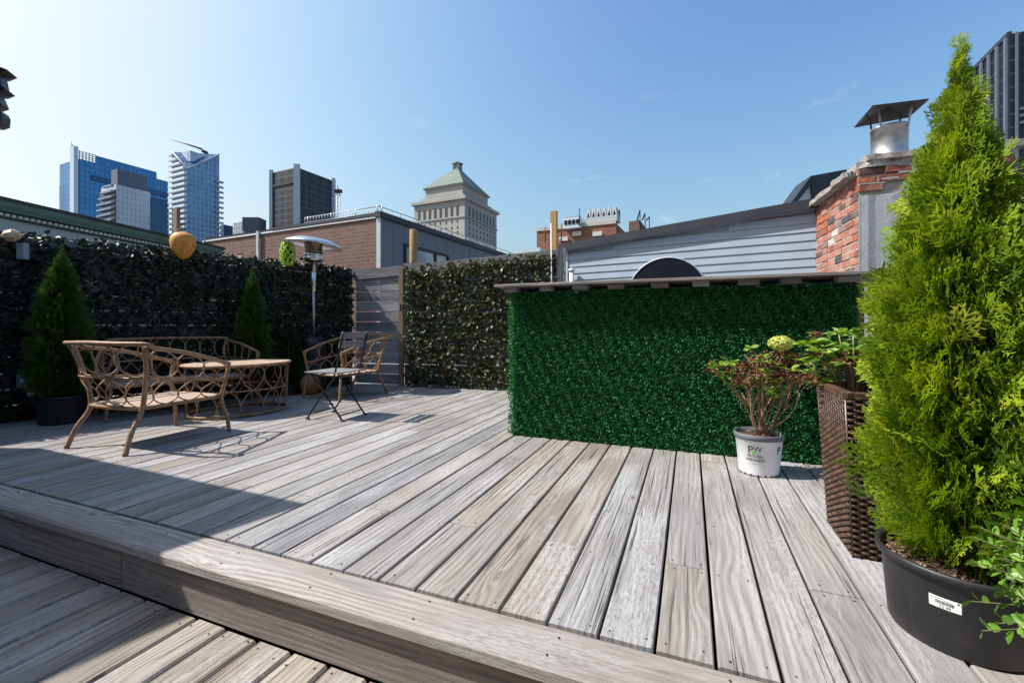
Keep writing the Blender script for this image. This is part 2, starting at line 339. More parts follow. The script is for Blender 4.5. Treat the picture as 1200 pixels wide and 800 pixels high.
# a few faint wisps of cloud low in the sky
tc = nt.nodes.new('ShaderNodeTexCoord'); mp = nt.nodes.new('ShaderNodeMapping'); mp.inputs['Scale'].default_value = (7, 7, 26); mp.inputs['Location'].default_value = (3.3, .4, 1.7)
nz = nt.nodes.new('ShaderNodeTexNoise'); nz.inputs['Scale'].default_value = 1.; nz.inputs['Detail'].default_value = 6; nz.inputs['Roughness'].default_value = .6
mr = nt.nodes.new('ShaderNodeMapRange'); mr.inputs[1].default_value = .63; mr.inputs[2].default_value = .8; mr.inputs[4].default_value = .6
sx = nt.nodes.new('ShaderNodeSeparateXYZ'); m2 = nt.nodes.new('ShaderNodeMapRange'); m2.inputs[1].default_value = .5; m2.inputs[2].default_value = .2
mm = nt.nodes.new('ShaderNodeMath'); mm.operation = 'MULTIPLY'
mx = nt.nodes.new('ShaderNodeMix'); mx.data_type = 'RGBA'; mx.inputs[7].default_value = (8.5, 8.8, 9.2, 1)
L = nt.links.new
L(tc.outputs['Generated'], mp.inputs[0]); L(mp.outputs[0], nz.inputs['Vector']); L(nz.outputs[0], mr.inputs[0]); L(tc.outputs['Generated'], sx.inputs[0]); L(sx.outputs[2], m2.inputs[0])
L(mr.outputs[0], mm.inputs[0]); L(m2.outputs[0], mm.inputs[1]); L(mm.outputs[0], mx.inputs[0]); gm_ = nt.nodes.new('ShaderNodeGamma'); gm_.inputs[1].default_value = 1.8; tn_ = nt.nodes.new('ShaderNodeMix'); tn_.data_type = 'RGBA'; tn_.blend_type = 'MULTIPLY'; tn_.clamp_result = False; tn_.clamp_factor = False; tn_.inputs[0].default_value = 1.; tn_.inputs[7].default_value = (.0983, .1049, .1143, 1)
L(sky.outputs[0], gm_.inputs[0]); L(gm_.outputs[0], tn_.inputs[6]); sp_ = nt.nodes.new('ShaderNodeSeparateColor'); cb_ = nt.nodes.new('ShaderNodeCombineColor'); L(tn_.outputs[2], sp_.inputs[0])
for i_ in range(3):     # soft shoulder towards white round the sun
    e_ = nt.nodes.new('ShaderNodeMath'); e_.operation = 'EXPONENT'; ng_ = nt.nodes.new('ShaderNodeMath'); ng_.operation = 'MULTIPLY'; ng_.inputs[1].default_value = -1.; L(sp_.outputs[i_], ng_.inputs[0]); L(ng_.outputs[0], e_.inputs[0])
    f_ = nt.nodes.new('ShaderNodeMath'); f_.operation = 'MULTIPLY_ADD'; f_.inputs[1].default_value = -10.; f_.inputs[2].default_value = 10.; L(e_.outputs[0], f_.inputs[0]); L(f_.outputs[0], cb_.inputs[i_])
L(cb_.outputs[0], mx.inputs[6]); L(mx.outputs[2], bg.inputs[0]); L(bg.outputs[0], wo.inputs[0])
sl = bpy.data.lights.new('sun', 'SUN'); sl.energy = 5.0; sl.angle = math.radians(.53); sl.color = (1, .95, .885)
so = bpy.data.objects.new('sun', sl); C.objects.link(so); so.rotation_euler = SUN.to_track_quat('Z', 'Y').to_euler(); so.location = (0, 0, 30)
cam = bpy.data.cameras.new('camera'); co = bpy.data.objects.new('camera', cam); C.objects.link(co); sc.camera = co
co.location = (0, 0, HC); co.rotation_euler = (PI / 2, 0, 0); cam.sensor_width = 36; cam.lens = 36 * F / 1200; cam.shift_y = -(400 - HY) / 1200
cam.clip_start = .02; cam.clip_end = 5000
sc.view_settings.view_transform = 'Standard'; sc.view_settings.look = 'None'; sc.view_settings.gamma = 1; sc.view_settings.exposure = 0.55
sc.render.engine = 'CYCLES'; sc.render.resolution_x = 1024; sc.render.resolution_y = 682
# ------------------------------------------------------------------ the setting
def structure(o): o['kind'] = 'structure'; return o
m = MB(); m.poly([(-3000, -3000, -12), (3000, -3000, -12), (3000, 3000, -12), (-3000, 3000, -12)])
structure(m.build('ground', plain('city_ground', (.12, .12, .12), .9, 0, .3, .01)))
U0, PITCH, V0 = 1.228, .148, .0607
LF0 = V((-4.51, 3.94, 0)); LFD = V((.637, .771, 0)).normalized(); LFN = V((LFD.y, -LFD.x, 0))   # the left fence line, its direction, its inward normal
deck = MB(); nails = MB(); GAP = .0085
def nail(mb, p, r=.0035):
    k = len(mb.v); n = 6
    for q in range(n): a = 2 * PI * q / n + p.x * 9; mb.v.append((p.x + r * math.cos(a), p.y + r * math.sin(a) * 1.1, p.z + .0009))
    mb.face([k + q for q in range(n)], [(0, 0)] * n, 0.)
for k in range(-48, 30):
    v = V0 + PITCH * k
    j = k % 3
    cuts = {2: [1.70, 5.82], 0: [3.07, 6.9], 1: [4.45]}[j]
    u0 = U0
    for c in cuts + [8.6]:
        w_ = PITCH - GAP - random.uniform(0, .002)
        deck.board(D(u0 + (.0015 if u0 > U0 else random.uniform(0, .004)), v + GAP / 2, random.uniform(-.0008, .0008)), UD * (c - u0 - .003), VD * w_, .034, .0035, warp=random.uniform(-.001, .001))
        u0 = c
    joists = [U0 + .035 + i * .4105 for i in range(0, 15)]
    for ju in joists + [c + .03 for c in cuts] + [c - .03 for c in cuts]:
        for q in (.03, PITCH - .03):
            if random.random() < .8: nail(nails, D(ju + random.uniform(-.008, .008), v + q + random.uniform(-.007, .007), .0008), random.uniform(.0022, .0038))
structure(deck.build('deck', M['deck'])); 
ls = MB(); LP, LZ = .152, -.205
for k in range(-38, 34):
    v = -1.501 + LP * k
    ls.board(D(-4.5, v + .004, LZ + random.uniform(-.001, .001)), UD * (4.5 + 1.086 - random.uniform(.004, .01)), VD * (LP - .009), .036, .007)
    for ju in (1.05, .66, .26, -.15, -.56):
        for q in (.03, LP - .03):
            nail(nails, D(ju + random.uniform(-.02, .02), v + q + random.uniform(-.010, .006), LZ + .0012), .0036)
structure(ls.build('lower_deck', M['deck_low']))
st = MB()
for (a, b) in ((-7., -2.9), (-2.897, .9), (.903, 4.4)):
    st.board(D(1.066, a, 0), VD * (b - a), UD * .157, .038, .009)
for q in np.arange(-2.8, 1.2, .41):
    for uu in (1.105, 1.185): nail(nails, D(uu + random.uniform(-.01, .01), q + random.uniform(-.02, .02), .001), .0038)
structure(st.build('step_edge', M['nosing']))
rs = MB()
for (a, b) in ((-7, -2.125), (-2.12, .35), (.355, 4.4)):
    ou = random.random() * 9
    rs.box(D(1.088, a, -.203), VD * (b - a), V((0, 0, .1645)), UD * .036, ou=ou, ov=ou)
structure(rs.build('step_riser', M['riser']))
structure(nails.build('deck_nails', M['nail']))
mb = MB(); mb.poly([D(1.13, -8, -.10), D(8.8, -8, -.10), D(8.8, 5, -.10), D(1.13, 5, -.10)][::-1]); mb.poly([D(-5, -8, -.30), D(1.2, -8, -.30), D(1.2, 5, -.30), D(-5, 5, -.30)][::-1])
structure(mb.build('gap_shade_sheet', M['gapsheet']))  # dark sheet added under the boards so their gaps read as shade
# ------------------------------------------------------------------ fences with ivy screens
leafT = np.array([(0, 0, 0), (.28, .35, .06), (.42, .6, .0), (0, 1., -.06), (-.42, .6, .0), (-.28, .35, .06), (0, .45, -.05)], float)
def leaf_tpl():
    v = np.array([(0, 0, 0), (.36, .28, .08), (.30, .70, .05), (0, 1., -.1), (0, .5, -.04), (-.36, .28, .08), (-.30, .70, .05)], float)
    f = np.array([(0, 1, 2, 4), (4, 2, 3, 3), (0, 4, 6, 5), (4, 3, 6, 6)])
    return v, f
# quads only: split the tip as a kite
LV = np.array([(0, 0, 0), (.34, .22, .07), (.36, .58, .05), (0, 1., -.08), (0, .45, -.05), (-.34, .22, .07), (-.36, .58, .05)], float)
LF = np.array([(0, 1, 2, 4), (4, 2, 3, 4), (0, 4, 6, 5), (4, 3, 6, 4)])
LF = np.array([(0, 1, 2, 4), (0, 4, 6, 5)]); LTRI = None
LV = np.array([(0, 0, -.02), (.34, .25, .07), (.30, .62, .05), (0, 1., -.08), (-.34, .25, .07), (-.30, .62, .05)], float)
LF = np.array([(0, 1, 2, 3), (0, 3, 5, 4)])
def ivy_screen(p0, d, length, z0, zt, nrm, n, mat, name_label, size=(.035, .062), thick=.09, seed=1, latt=.075, groupn=None):
    """zt(t): height of the top along the run"""
    t = thing('ivy_screen', (p0.x, p0.y, 0), name_label, 'ivy screen', 'artificial ivy screens on the deck fences')
    lb = MB(); S = length
    step = latt
    for off in (0, 1):
        q = -2.0
        while q < S + .2:
            pts = []
            for z in np.linspace(z0, 1.85, 16):
                tt = q + (z - z0) * (1 if off == 0 else -1) + (2. if off else 0) - (0 if off == 0 else 0)
                if 0 <= tt <= S and z <= zt(tt) + .01: pts.append(p0 + d * tt + nrm * (.022 + .008 * off) + V((0, 0, z)))
            if len(pts) > 1: lb.tube(pts, .0042, 4)
            q += step * 1.41
    lb.build('lattice', M['lattice'], t)
    g = np.random.default_rng(seed)
    tt = g.random(n) * S; zz = np.empty(n)
    hh = np.array([zt(x) for x in tt]); zz = z0 + (hh - z0 + .03) * g.random(n) ** .97
    # clumpiness
    cl = np.sin(tt * 23 + 3 * np.sin(zz * 17)) * np.sin(zz * 29 + 2 * np.sin(tt * 13)); keep = g.random(n) < (.72 + .28 * cl); tt, zz = tt[keep], zz[keep]; n = len(tt)
    dd = np.array(d); nn = np.array(nrm)
    dep = .02 + thick * g.random(n) ** 1.5
    pos = np.array(p0)[None] + tt[:, None] * dd + dep[:, None] * nn; pos[:, 2] = zz
    dirs = g.normal(size=(n, 3)) * .55 + np.array([0, 0, -.35]) + nn * .45 + dd * g.normal(size=(n, 1)) * .4
    nor = nn + g.normal(size=(n, 3)) * .55 + np.array([0, 0, .45])
    v, f, r = scatter(LV, LF, pos, frames(dirs, nor), g.uniform(*size, n), g.random(n))
    npmesh('ivy_leaves', v, f, r, mat, t)
    return t
# left fence: horizontal grey boards between posts
RF0 = V((-2.324, 6.584, 0)); RFD = V((1, -.277, 0)).normalized(); RFN = V((RFD.y, -RFD.x, 0))
LFL = (RF0 - LF0).dot(LFD)
fe = thing('privacy_fence', (LF0.x, LF0.y, 0), 'long shaded horizontal board fence along the left side of the deck, hidden under dark ivy', 'fence')
b = MB(); z = .0
while z < 1.66:
    q = -4.2
    while q < LFL - .05:
        e = min(q + 2.4, LFL - .02); wv = .138
        b.box(LF0 + LFD * q - LFN * .03 + V((0, 0, z + random.uniform(-.003, .003))), LFD * (e - q - .004), V((0, 0, min(wv, 1.685 - z))), LFN * .022, ou=random.random() * 30, ov=random.random() * 30); q = e
    z += wv + .006
b.build('boards', M['greyboard'], fe)
for q in (-3.6, -1.8, .1, 1.9, 3.2):
    MB().box(LF0 + LFD * q - LFN * .125 + V((0, 0, -.1)), V((0, 0, 1.76)), LFD * .09, LFN * .09).build('post', M['greyboard'], fe)
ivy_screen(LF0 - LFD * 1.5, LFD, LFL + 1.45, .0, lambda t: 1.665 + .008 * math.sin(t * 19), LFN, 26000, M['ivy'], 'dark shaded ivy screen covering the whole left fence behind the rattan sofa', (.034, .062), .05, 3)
zr = lambda t: 1.68 + .056 * t - .012
fr = thing('board_fence', (RF0.x, RF0.y, 0), 'sunlit weathered grey board fence at the back of the deck, bare beside the armchair', 'fence')
b = MB(); z = .02; RL = 3.04
zs = [.02]
while z < 1.78:
    h = random.choice((.135, .14, .145)); b0 = z; top = z + h
    # boards step up with the gentle rise of the top
    b.box(RF0 + RFD * .0 - RFN * .03 + V((0, 0, b0)), RFD * .80, V((0, 0, min(h, 1.69 - b0))) if b0 < 1.6 else V((0, 0, max(.02, 1.69 - b0))), RFN * .022, ou=random.random() * 30, ov=random.random() * 30) if b0 < 1.66 else None
    z = top + random.choice((.006, .009, .012))
z = .02
while z < 1.62:
    b.box(RF0 + RFD * .82 - RFN * .032 + V((0, 0, z)), RFD * (RL - .82), V((0, 0, .138)), RFN * .022, ou=random.random() * 30, ov=random.random() * 30); z += .147
b.build('boards', M['greyboard'], fr)
MB().box(RF0 + RFD * .80 - RFN * .01 + V((0, 0, 1.605)), RFD * (RL - .84), V((0, 0, .14)), RFN * -.02).build('top_rail', M['greyboard'], fr).rotation_euler = (0, 0, 0)
k = MB(); a0 = RF0 + RFD * .0 - RFN * .012; 
# sloping cap board along the top
for (s0, s1, w0, lift) in ((0., .8, .14, 0.), (.84, RL, .13, 0.)):
    p0 = RF0 + RFD * s0 + V((0, 0, zr(s0) - w0)); p1 = RF0 + RFD * s1 + V((0, 0, zr(s1) - w0))
    k.box(p0 - RFN * .006, p1 - p0, V((0, 0, w0)), RFN * .02, ou=s0 * 7)
k.build('cap_board', M['greyboard'], fr)
MB().box(RF0 + RFD * .755 + RFN * .0 + V((0, 0, 0)), V((0, 0, 1.70)), RFD * .065, RFN * .04).build('post', M['lumber2'], fr, 'brown post at the joint of the two fence runs')
MB().box(RF0 + RFD * (RL - .02) + RFN * .0 + V((0, 0, 0)), V((0, 0, zr(RL) + .012)), RFD * .11, RFN * .05).build('post', M['greyboard'], fr, 'pale grey end post')
MB().box(RF0 + RFD * .79 + RFN * .045 + V((0, 0, 1.06)), V((0, 0, .10)), RFD * .012, RFN * .02).build('latch', M['blackmetal'], fr)
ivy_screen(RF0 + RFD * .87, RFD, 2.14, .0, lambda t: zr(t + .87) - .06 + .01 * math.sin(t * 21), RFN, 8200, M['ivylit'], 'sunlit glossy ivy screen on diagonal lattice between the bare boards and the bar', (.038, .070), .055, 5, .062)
# upright timbers above the fences
def timber(px, ytop, Y, wpx, zb, mat, label, roundp=False, name='timber_post'):
    p = P(px, 382, Y); zt = zat(ytop, Y); wd = wpx / F * Y; m = MB()
    if roundp: m.lathe((p.x, p.y, zb), [(wd / 2, 0), (wd / 2 * 1.02, (zt - zb) * .5), (wd / 2, zt - zb - .01), (wd / 2 - .01, zt - zb)], 16)
    else: m.box((p.x - wd * .40, p.y - wd * .1, zb), (0, 0, zt - zb), V((.86, -.5, 0)) * wd * .86, V((.5, .86, 0)) * wd * .4)
    o = m.build(name, mat); return tag(o, label, 'post')
timber(207.5, 244, 5.15, 9.5, 1.2, M['lumber2'], 'short brown timber post rising above the left fence beside the orange lantern')
timber(484.5, 269, 6.62, 9, 1.2, M['lumber'], 'round tan wooden post standing behind the ivy fence, in front of the grey building window', True)
timber(648.5, 248, 6.05, 9, 1.3, M['lumber'], 'tall square yellow timber post behind the ivy fence in front of the orange brick building')
p = P(646.3, 382, 5.72)
tag(MB().tube([(p.x, p.y, 1.0), (p.x + .002, p.y, 1.4), (p.x - .006, p.y, zat(262, 5.72))], .008, 8).build('thin_rod', M['trimwhite']), 'thin pale rod standing against the tall yellow timber post', 'rod')

# ------------------------------------------------------------------ bar with artificial hedge and plank counter
BU, BV0, BV1 = 3.29, -1.293, .93
bar = thing('garden_bar', D(BU, BV0, 0), 'tall outdoor bar clad in deep green artificial boxwood with rough plank counter', 'bar')
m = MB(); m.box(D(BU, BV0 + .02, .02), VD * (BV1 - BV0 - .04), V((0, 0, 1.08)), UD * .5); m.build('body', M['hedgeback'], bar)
HV = np.array([(-.5, 0, 0), (0, -.1, .1), (.5, 0, 0), (0, 1., .25), ], float) * np.array([.75, 1, 1]); HF = np.array([(0, 1, 2, 3)])
def hedge(u0, v0, v1, z0, z1, n, side=False, name='hedge_panel'):
    g = rng
    a = g.random(n); zz = z0 + (z1 - z0) * g.random(n)
    cl = g.random((6, 2)) 
    if side: base = np.array([D(u0 + .5 * x, v0, 0) for x in a]); nn = -np.array(VD); tt = np.array(UD)
    else:
        vv = v0 + (v1 - v0) * a; base = np.stack([SA * u0 + CA * vv, CA * u0 - SA * vv, 0 * vv], 1); nn = -np.array(UD); tt = np.array(VD)
    edge = np.minimum(zz - z0, z1 - zz) * 6 + .004 * np.sin(a * 17)
    dep = (.012 + .034 * g.random(n)) * np.clip(.35 + edge / .03, .35, 1) + .007 * np.sin(a * 31 + zz * 40) + .004
    pos = base + dep[:, None] * nn; pos[:, 2] = zz
    dirs = nn * .6 + g.normal(size=(n, 3)) * .6 + np.array([0, 0, .15]); nor = nn * .5 + g.normal(size=(n, 3)) * .6 + np.array([0, 0, .5])
    v, f, r = scatter(HV, HF, pos, frames(dirs, nor), g.uniform(.012, .020, n))
    npmesh(name, v, f, r, M['hedge'], bar)
nc = 5; wv = (BV1 - BV0) / nc
for i in range(nc):
    for (z0, z1) in ((.0, .5375), (.5385, 1.115)):
        hedge(BU, BV0 + i * wv, BV0 + (i + 1) * wv, z0, z1, 14500)
hedge(BU - .02, BV0, 0, 0, 1.115, 7000, True)
ct = MB()
q = 3.135; ws = [.09, .14, .14, .14, .13]
for i, w_ in enumerate(ws):
    ct.box(D(q, BV0 - .102 + random.uniform(-.012, .012), 1.148 + random.uniform(-.002, .002)), VD * (BV1 - BV0 + .30 + random.uniform(-.01, .02)), UD * (w_ - .005), V((0, 0, .020)), ou=i * 3.3, ov=i); q += w_
ct.build('counter', M['counter'], bar, bevel=.003)
for i in range(9):
    MB().box(D(3.152 + random.uniform(0, .03), BV0 - .03 + i * .265 + random.uniform(-.02, .02), 1.112), UD * .6, VD * random.uniform(.085, .12), V((0, 0, .0355))).build('cleat', M['counter'], bar)
MB().box(D(BU - .004, BV1 + .003, .0), V((0, 0, 1.11)), VD * .04, UD * .5).build('side_panel', M['lumber2'], bar)

# ------------------------------------------------------------------ rattan furniture
def smooth(pts, n):
    """Catmull-Rom through pts"""
    pts = [V(p) for p in pts]; out = []; P_ = [pts[0] * 2 - pts[1]] + pts + [pts[-1] * 2 - pts[-2]]
    for i in range(1, len(P_) - 2):
        for j in range(n):
            t = j / n; a, b_, c, d_ = P_[i - 1], P_[i], P_[i + 1], P_[i + 2]
            out.append(.5 * ((2 * b_) + (c - a) * t + (2 * a - 5 * b_ + 4 * c - d_) * t * t + (-a + 3 * b_ - 3 * c + d_) * t ** 3))
    out.append(pts[-1]); return out
def resample(pts, n):
    L_ = [0]
    for i in range(1, len(pts)): L_.append(L_[-1] + (pts[i] - pts[i - 1]).length)
    out = []
    for k in range(n):
        s = L_[-1] * k / (n - 1); i = 0
        while i < len(L_) - 2 and L_[i + 1] < s: i += 1
        f = (s - L_[i]) / max(L_[i + 1] - L_[i], 1e-9); out.append(pts[i].lerp(pts[i + 1], f))
    return out, L_[-1]
def rattan_seat(root, tipx, tipy, postx, posty, backx, backy, zf, zb, seatz, nloop, footx, footyf, footyb, seatx, seatyf, seatyb):
    """local frame: +y is the back. The top rail is a U from the front arm tips round the back"""
    half = [(tipx, -tipy, zf), (tipx + (postx - tipx) * .5, (posty - tipy) * .4, zf + (zb - zf) * .55), (postx + .01, posty * .8, zb - .035), (backx, backy - .05, zb - .006)]
    mid = [(backx * .55, backy + .035, zb), (0, backy + .05, zb + .004)]
    top = [V(p) for p in half + mid] + [V((-p[0], p[1], p[2])) for p in (half + mid)[-2::-1]]
    topc, L_ = resample(smooth(top, 10), 121)
    sh = [(seatx, -seatyf, seatz), (seatx, 0, seatz), (seatx, seatyb - .05, seatz), (seatx - .05, seatyb, seatz), (0, seatyb + .015, seatz)]
    bot = [V(p) for p in sh] + [V((-p[0], p[1], p[2])) for p in sh[-2::-1]]
    botc, _ = resample(smooth(bot, 10), 121)
    # a gentle outward belly between seat and rail
    def S(s, h):
        x = max(0, min(119.999, s * 120)); i = int(x); f = x - i
        a = botc[i].lerp(botc[i + 1], f); b_ = topc[i].lerp(topc[i + 1], f); p = a.lerp(b_, h); c = V((0, 0, 0)); return p
    MB().tube(topc, .0145, 10).build('top_rail', M['rattan'], root)
    MB().tube([S(i / 60, .47) for i in range(61)], .0085, 7).build('mid_rail', M['rattan'], root)
    lm = MB()
    for k in range(nloop):
        c = (k + .5) / nloop; p = .62 / nloop
        cl = lambda x: max(0., min(1., x)); w_ = .53 / nloop
        lm.tube([S(cl(c + w_ * math.sin(2 * PI * q / 30)), .735 + .245 * math.cos(2 * PI * q / 30)) for q in range(30)], .0050, 6, closed=True)
        pts = []
        for q in range(31):     # an ogee: round bottom on the seat, crossing at the mid rail and flaring into the circles
            th = PI * (-.5 + 1. * q / 30) * 1.0; tt = abs(q / 15 - 1); sg = -1 if q < 15 else 1
            h = .02 + .47 * tt ** 1.6; xw = w_ * (math.sin(min(tt, .5) * PI) if tt < .5 else math.cos((tt - .5) * 2 * PI * .62))
            pts.append(S(cl(c + sg * xw * .98), h))
        lm.tube(pts, .0047, 6)
    lm.build('loop_lattice', M['rattan'], root)
    # seat
    sm = MB(); outline = [p.copy() for p in botc[::3]] 
    front = [V((-seatx + 2 * seatx * i / 8, -seatyf - .02 * math.sin(PI * i / 8), seatz)) for i in range(1, 8)]
    ring = outline + front; k = len(sm.v)
    for dz in (0.012, -.012):
        for p in ring: sm.v.append((p.x, p.y, p.z + dz))
    n = len(ring); sm.face(list(range(k, k + n)), [(p.x, p.y) for p in ring]); sm.face(list(range(k + n, k + 2 * n))[::-1], [(p.x, p.y) for p in ring][::-1])
    so_ = sm.build('seat', M['weave'], root)
    me = so_.data
    MB().tube([p + V((0, 0, -.002)) for p in ring], .0145, 8, closed=True).build('seat_frame', M['rattan'], so_)
    for sx_ in (1, -1):
        MB().tube(smooth([(sx_ * tipx, -tipy + .004, zf), (sx_ * (tipx - .005), -tipy + .03, (zf + seatz) * .5), (sx_ * (seatx + .008), -seatyf + .002, seatz - .02), (sx_ * (footx - .01), -footyf + .01, .12), (sx_ * footx, -footyf, 0)], 6), [.0145] * 25, 9).build('leg', M['rattan'], root)
        MB().tube(smooth([(sx_ * postx, posty, zb - .02), (sx_ * (postx - .04), posty - .035, (zb + seatz) * .5 + .03), (sx_ * (seatx + .004), seatyb - .02, seatz), (sx_ * (footx - .02), footyb - .05, .14), (sx_ * footx, footyb, 0)], 6), [.016] * 25, 9).build('leg', M['rattan'], root)
    return root
ang = lambda fx, fy: math.atan2(fy, fx) + PI / 2     # local -y points to the front
ch1 = thing('rattan_armchair', (-2.70, 3.355, 0), 'looped tan rattan armchair in the foreground, its back turned to the step', 'armchair', 'looped rattan armchairs', rz=ang(.311, .95) + 1e-6)
ORG[ch1] = V((0, 0, 0))
rattan_seat(ch1, .31, .38, .37, .285, .41, .35, .545, .735, .29, 10, .30, .385, .36, .262, .345, .255)
ch2 = copy_tree(ch1); ch2.location = (-2.01, 5.47, 0); ch2.rotation_euler.z = ang(-.46, -.888)
ch2['label'] = 'looped tan rattan armchair facing the camera, before the bare grey fence boards'
sp = LF0 + LFD * 1.20 + LFN * .37
sofa = thing('rattan_sofa', (sp.x, sp.y, 0), 'long shaded two seat rattan sofa against the left ivy fence behind the coffee table', 'sofa', rz=ang(LFN.x, LFN.y) + 1e-6); ORG[sofa] = V((0, 0, 0))
rattan_seat(sofa, .66, .31, .52, .22, .50, .25, .56, .72, .30, 16, .60, .30, .27, .56, .29, .22)
# coffee table
tb = thing('coffee_table', (-2.71, 4.44, 0), 'oval rattan coffee table with looped cane sides between the sofa and armchairs', 'table', rz=math.atan2(.77, .64)); ORG[tb] = V((0, 0, 0))
def ell(a, s=1., z=0.): return V((.46 * s * math.cos(a), .365 * s * math.sin(a), z))
m = MB(); ringp = [ell(2 * PI * i / 48, 1.02) for i in range(48)]
for z in (.492, .474):
    for p in ringp: m.v.append((p.x, p.y, z))
m.face(list(range(48)), [(p.x, p.y) for p in ringp]); m.face(list(range(48, 96))[::-1], [(p.x, p.y) for p in ringp][::-1])
for i in range(48): j = (i + 1) % 48; m.face([i + 48, j + 48, j, i], [(i * .05, 0), (i * .05 + .05, 0), (i * .05 + .05, .02), (i * .05, .02)], 0, True)
to = m.build('tabletop', M['weave'], tb); MB().tube([ell(2 * PI * i / 48, 1.02, .481) for i in range(48)], .013, 8, closed=True).build('edge_ring', M['rattan'], to)
MB().tube([ell(2 * PI * i / 48, .97, .245) for i in range(48)], .007, 6, closed=True).build('mid_ring', M['rattan'], tb)
MB().tube([ell(2 * PI * i / 48, .94, .017) for i in range(48)], .014, 7, closed=True).build('base_ring', M['rattan'], tb)
lm = MB(); nl = 14
for k in range(nl):
    for ph in (0,):
        pts = []
        for q in range(44):
            th = 2 * PI * q / 44; lob = math.sin(2 * th); a = 2 * PI * (k + .5) / nl + math.copysign(abs(lob) ** .6, lob) * PI / nl * 1.0
            h = .245 + .222 * math.cos(th); pts.append(ell(a, .94 + .04 * h / .47, h))
        lm.tube(pts, .0052, 6, closed=True)
lm.build('loop_lattice', M['rattan'], tb)
# folding bistro chair
fc = thing('folding_chair', (-1.637, 4.192, 0), 'small black folding bistro chair with grey slatted seat beside the rattan armchair', 'folding chair', rz=ang(-.953, .300)); ORG[fc] = V((0, 0, 0))
for sx_ in (1, -1):
    x = .175 * sx_
    MB().tube(smooth([(x, -.185, 0), (x, -.145, .07), (x, .06, .33), (x, .112, .42), (x, .205, .80)], 6), .0085, 8).build('back_leg', M['blackmetal'], fc)
    MB().tube([(x * .93, .19, 0), (x * .93, .165, .03), (x * .93, -.145, .41), (x * .93, -.165, .418)], .0085, 8).build('front_leg', M['blackmetal'], fc)
    MB().tube([(x, -.20, .006), (x, -.165, .008)], .011, 6).build('foot_cap', M['blackmetal'], fc)
    MB().tube([(x * .93, .205, .006), (x * .93, .17, .008)], .011, 6).build('foot_cap', M['blackmetal'], fc)
for (y, z) in ((.15, .05), (-.12, .40), (.085, .39), (-.155, .05)): MB().tube([(-.165, y, z), (.165, y, z)], .006, 6).build('crossbar', M['blackmetal'], fc)
for i in range(7):
    y = -.205 + i * .053; MB().box((-.192, y, .424), (.384, 0, 0), (0, .047, 0), (0, 0, .012)).build('seat_slat', M['greyslat'], fc, bevel=.002)
for z, y in ((.735, .186), (.655, .167)): MB().box((-.185, y - .012, z), (.37, 0, 0), (0, .012, 0), (0, .010, .058)).build('back_slat', M['greyslat'], fc, bevel=.003)
# round tan pot and the patio heater
p = V((363 - 600, 0, 0)); 
rp = (363 - 600) / F * 5.62
o = MB().lathe((rp, 5.62, 0), [(.07, 0), (.098, .03), (.118, .09), (.12, .14), (.105, .19), (.08, .222), (.07, .232), (.06, .225), (.04, .19)], 28).build('clay_jar', plain('tan_clay', (.33, .17, .08), .6, 0, .2, 12), None)
tag(o, 'squat round tan clay jar on the deck behind the rattan armchair', 'jar')
hx, hy = (367.5 - 600) / F * 5.88, 5.88
ht = thing('patio_heater', (hx, hy, 0), 'tall steel mushroom patio heater standing in the fence corner', 'patio heater')
MB().lathe((hx, hy, 0), [(.17, 0), (.17, .03), (.155, .06), (.15, .62), (.13, .70), (.03, .72)], 32).build('base', M['darkmetal'], ht)
MB().tube([(hx, hy, .70), (hx, hy, 1.42)], .019, 14).build('pole', M['steeldull'], ht)
MB().lathe((hx, hy, 1.30), [(.024, 0), (.03, .01), (.03, .26), (.024, .27)], 18).build('sleeve', M['steel'], ht)
tilt = V((.1, .02, 1)).normalized()
MB().lathe((hx, hy, 1.56), [(.03, 0), (.045, .01), (.045, .12), (.10, .135), (.118, .15), (.122, .185), (.115, .2), (.12, .21), (.12, .25)], 32).build('burner_housing', M['steel'], ht)
MB().lathe((hx, hy, 1.81), [(.118, 0), (.108, .02), (.108, .10), (.12, .13)], 32).build('burner_screen', plain('scorched_mesh', (.30, .24, .15), .4, .9, .5, 30), ht)
pr = [(.115, .01), (.25, -.005), (.31, -.025), (.36, -.055), (.37, -.052), (.32, -.012), (.22, .03), (.10, .045), (.02, .05)]
rf = MB().lathe(V((hx, hy, 1.955)), pr, 40, axis=tilt, cap=(False, True)).build('reflector', M['steel'], ht)
MB().box((hx - .115, hy - .14, 1.70), (.03, 0, 0), (0, .03, 0), (0, 0, .03)).build('knob', M['blackmetal'], ht)
# woven green lantern under the reflector
gx, gy = (337 - 600) / F * 5.72, 5.72; gz = zat(297, 5.72)
lg = thing('woven_lantern', (gx, gy, gz), 'yellow green woven lantern hanging under the left rim of the patio heater', 'lantern')
lime = plain('lime_plastic_weave', (.38, .62, .03), .5)
m = MB()
for s_ in (1, -1):
    for k in range(9):
        pts = []
        for i in range(13):
            t = i / 12; R = .03 + .058 * math.sin(PI * (.12 + .76 * t)) ** .6; a = s_ * t * 1.9 + 2 * PI * k / 9; pts.append((gx + R * math.cos(a), gy + R * math.sin(a), gz - .14 + .27 * t))
        m.tube(pts, .006, 5)
for t, R in ((-.14, .06), (.13, .06)): m.tube([(gx + R * math.cos(a), gy + R * math.sin(a), gz + t) for a in np.linspace(0, 2 * PI, 17)[:-1]], .01, 6, closed=True)
m.build('woven_shade', lime, lg); MB().lathe((gx, gy, gz - .12), [(.035, 0), (.052, .05), (.055, .14), (.04, .22)], 16).build('inner_sleeve', plain('dark_green_sleeve', (.03, .12, .01), .6), lg)
MB().tube([(gx, gy, gz + .1), (gx + .02, gy + .01, gz + .20)], .003, 5).build('hanger', M['blackmetal'], lg)
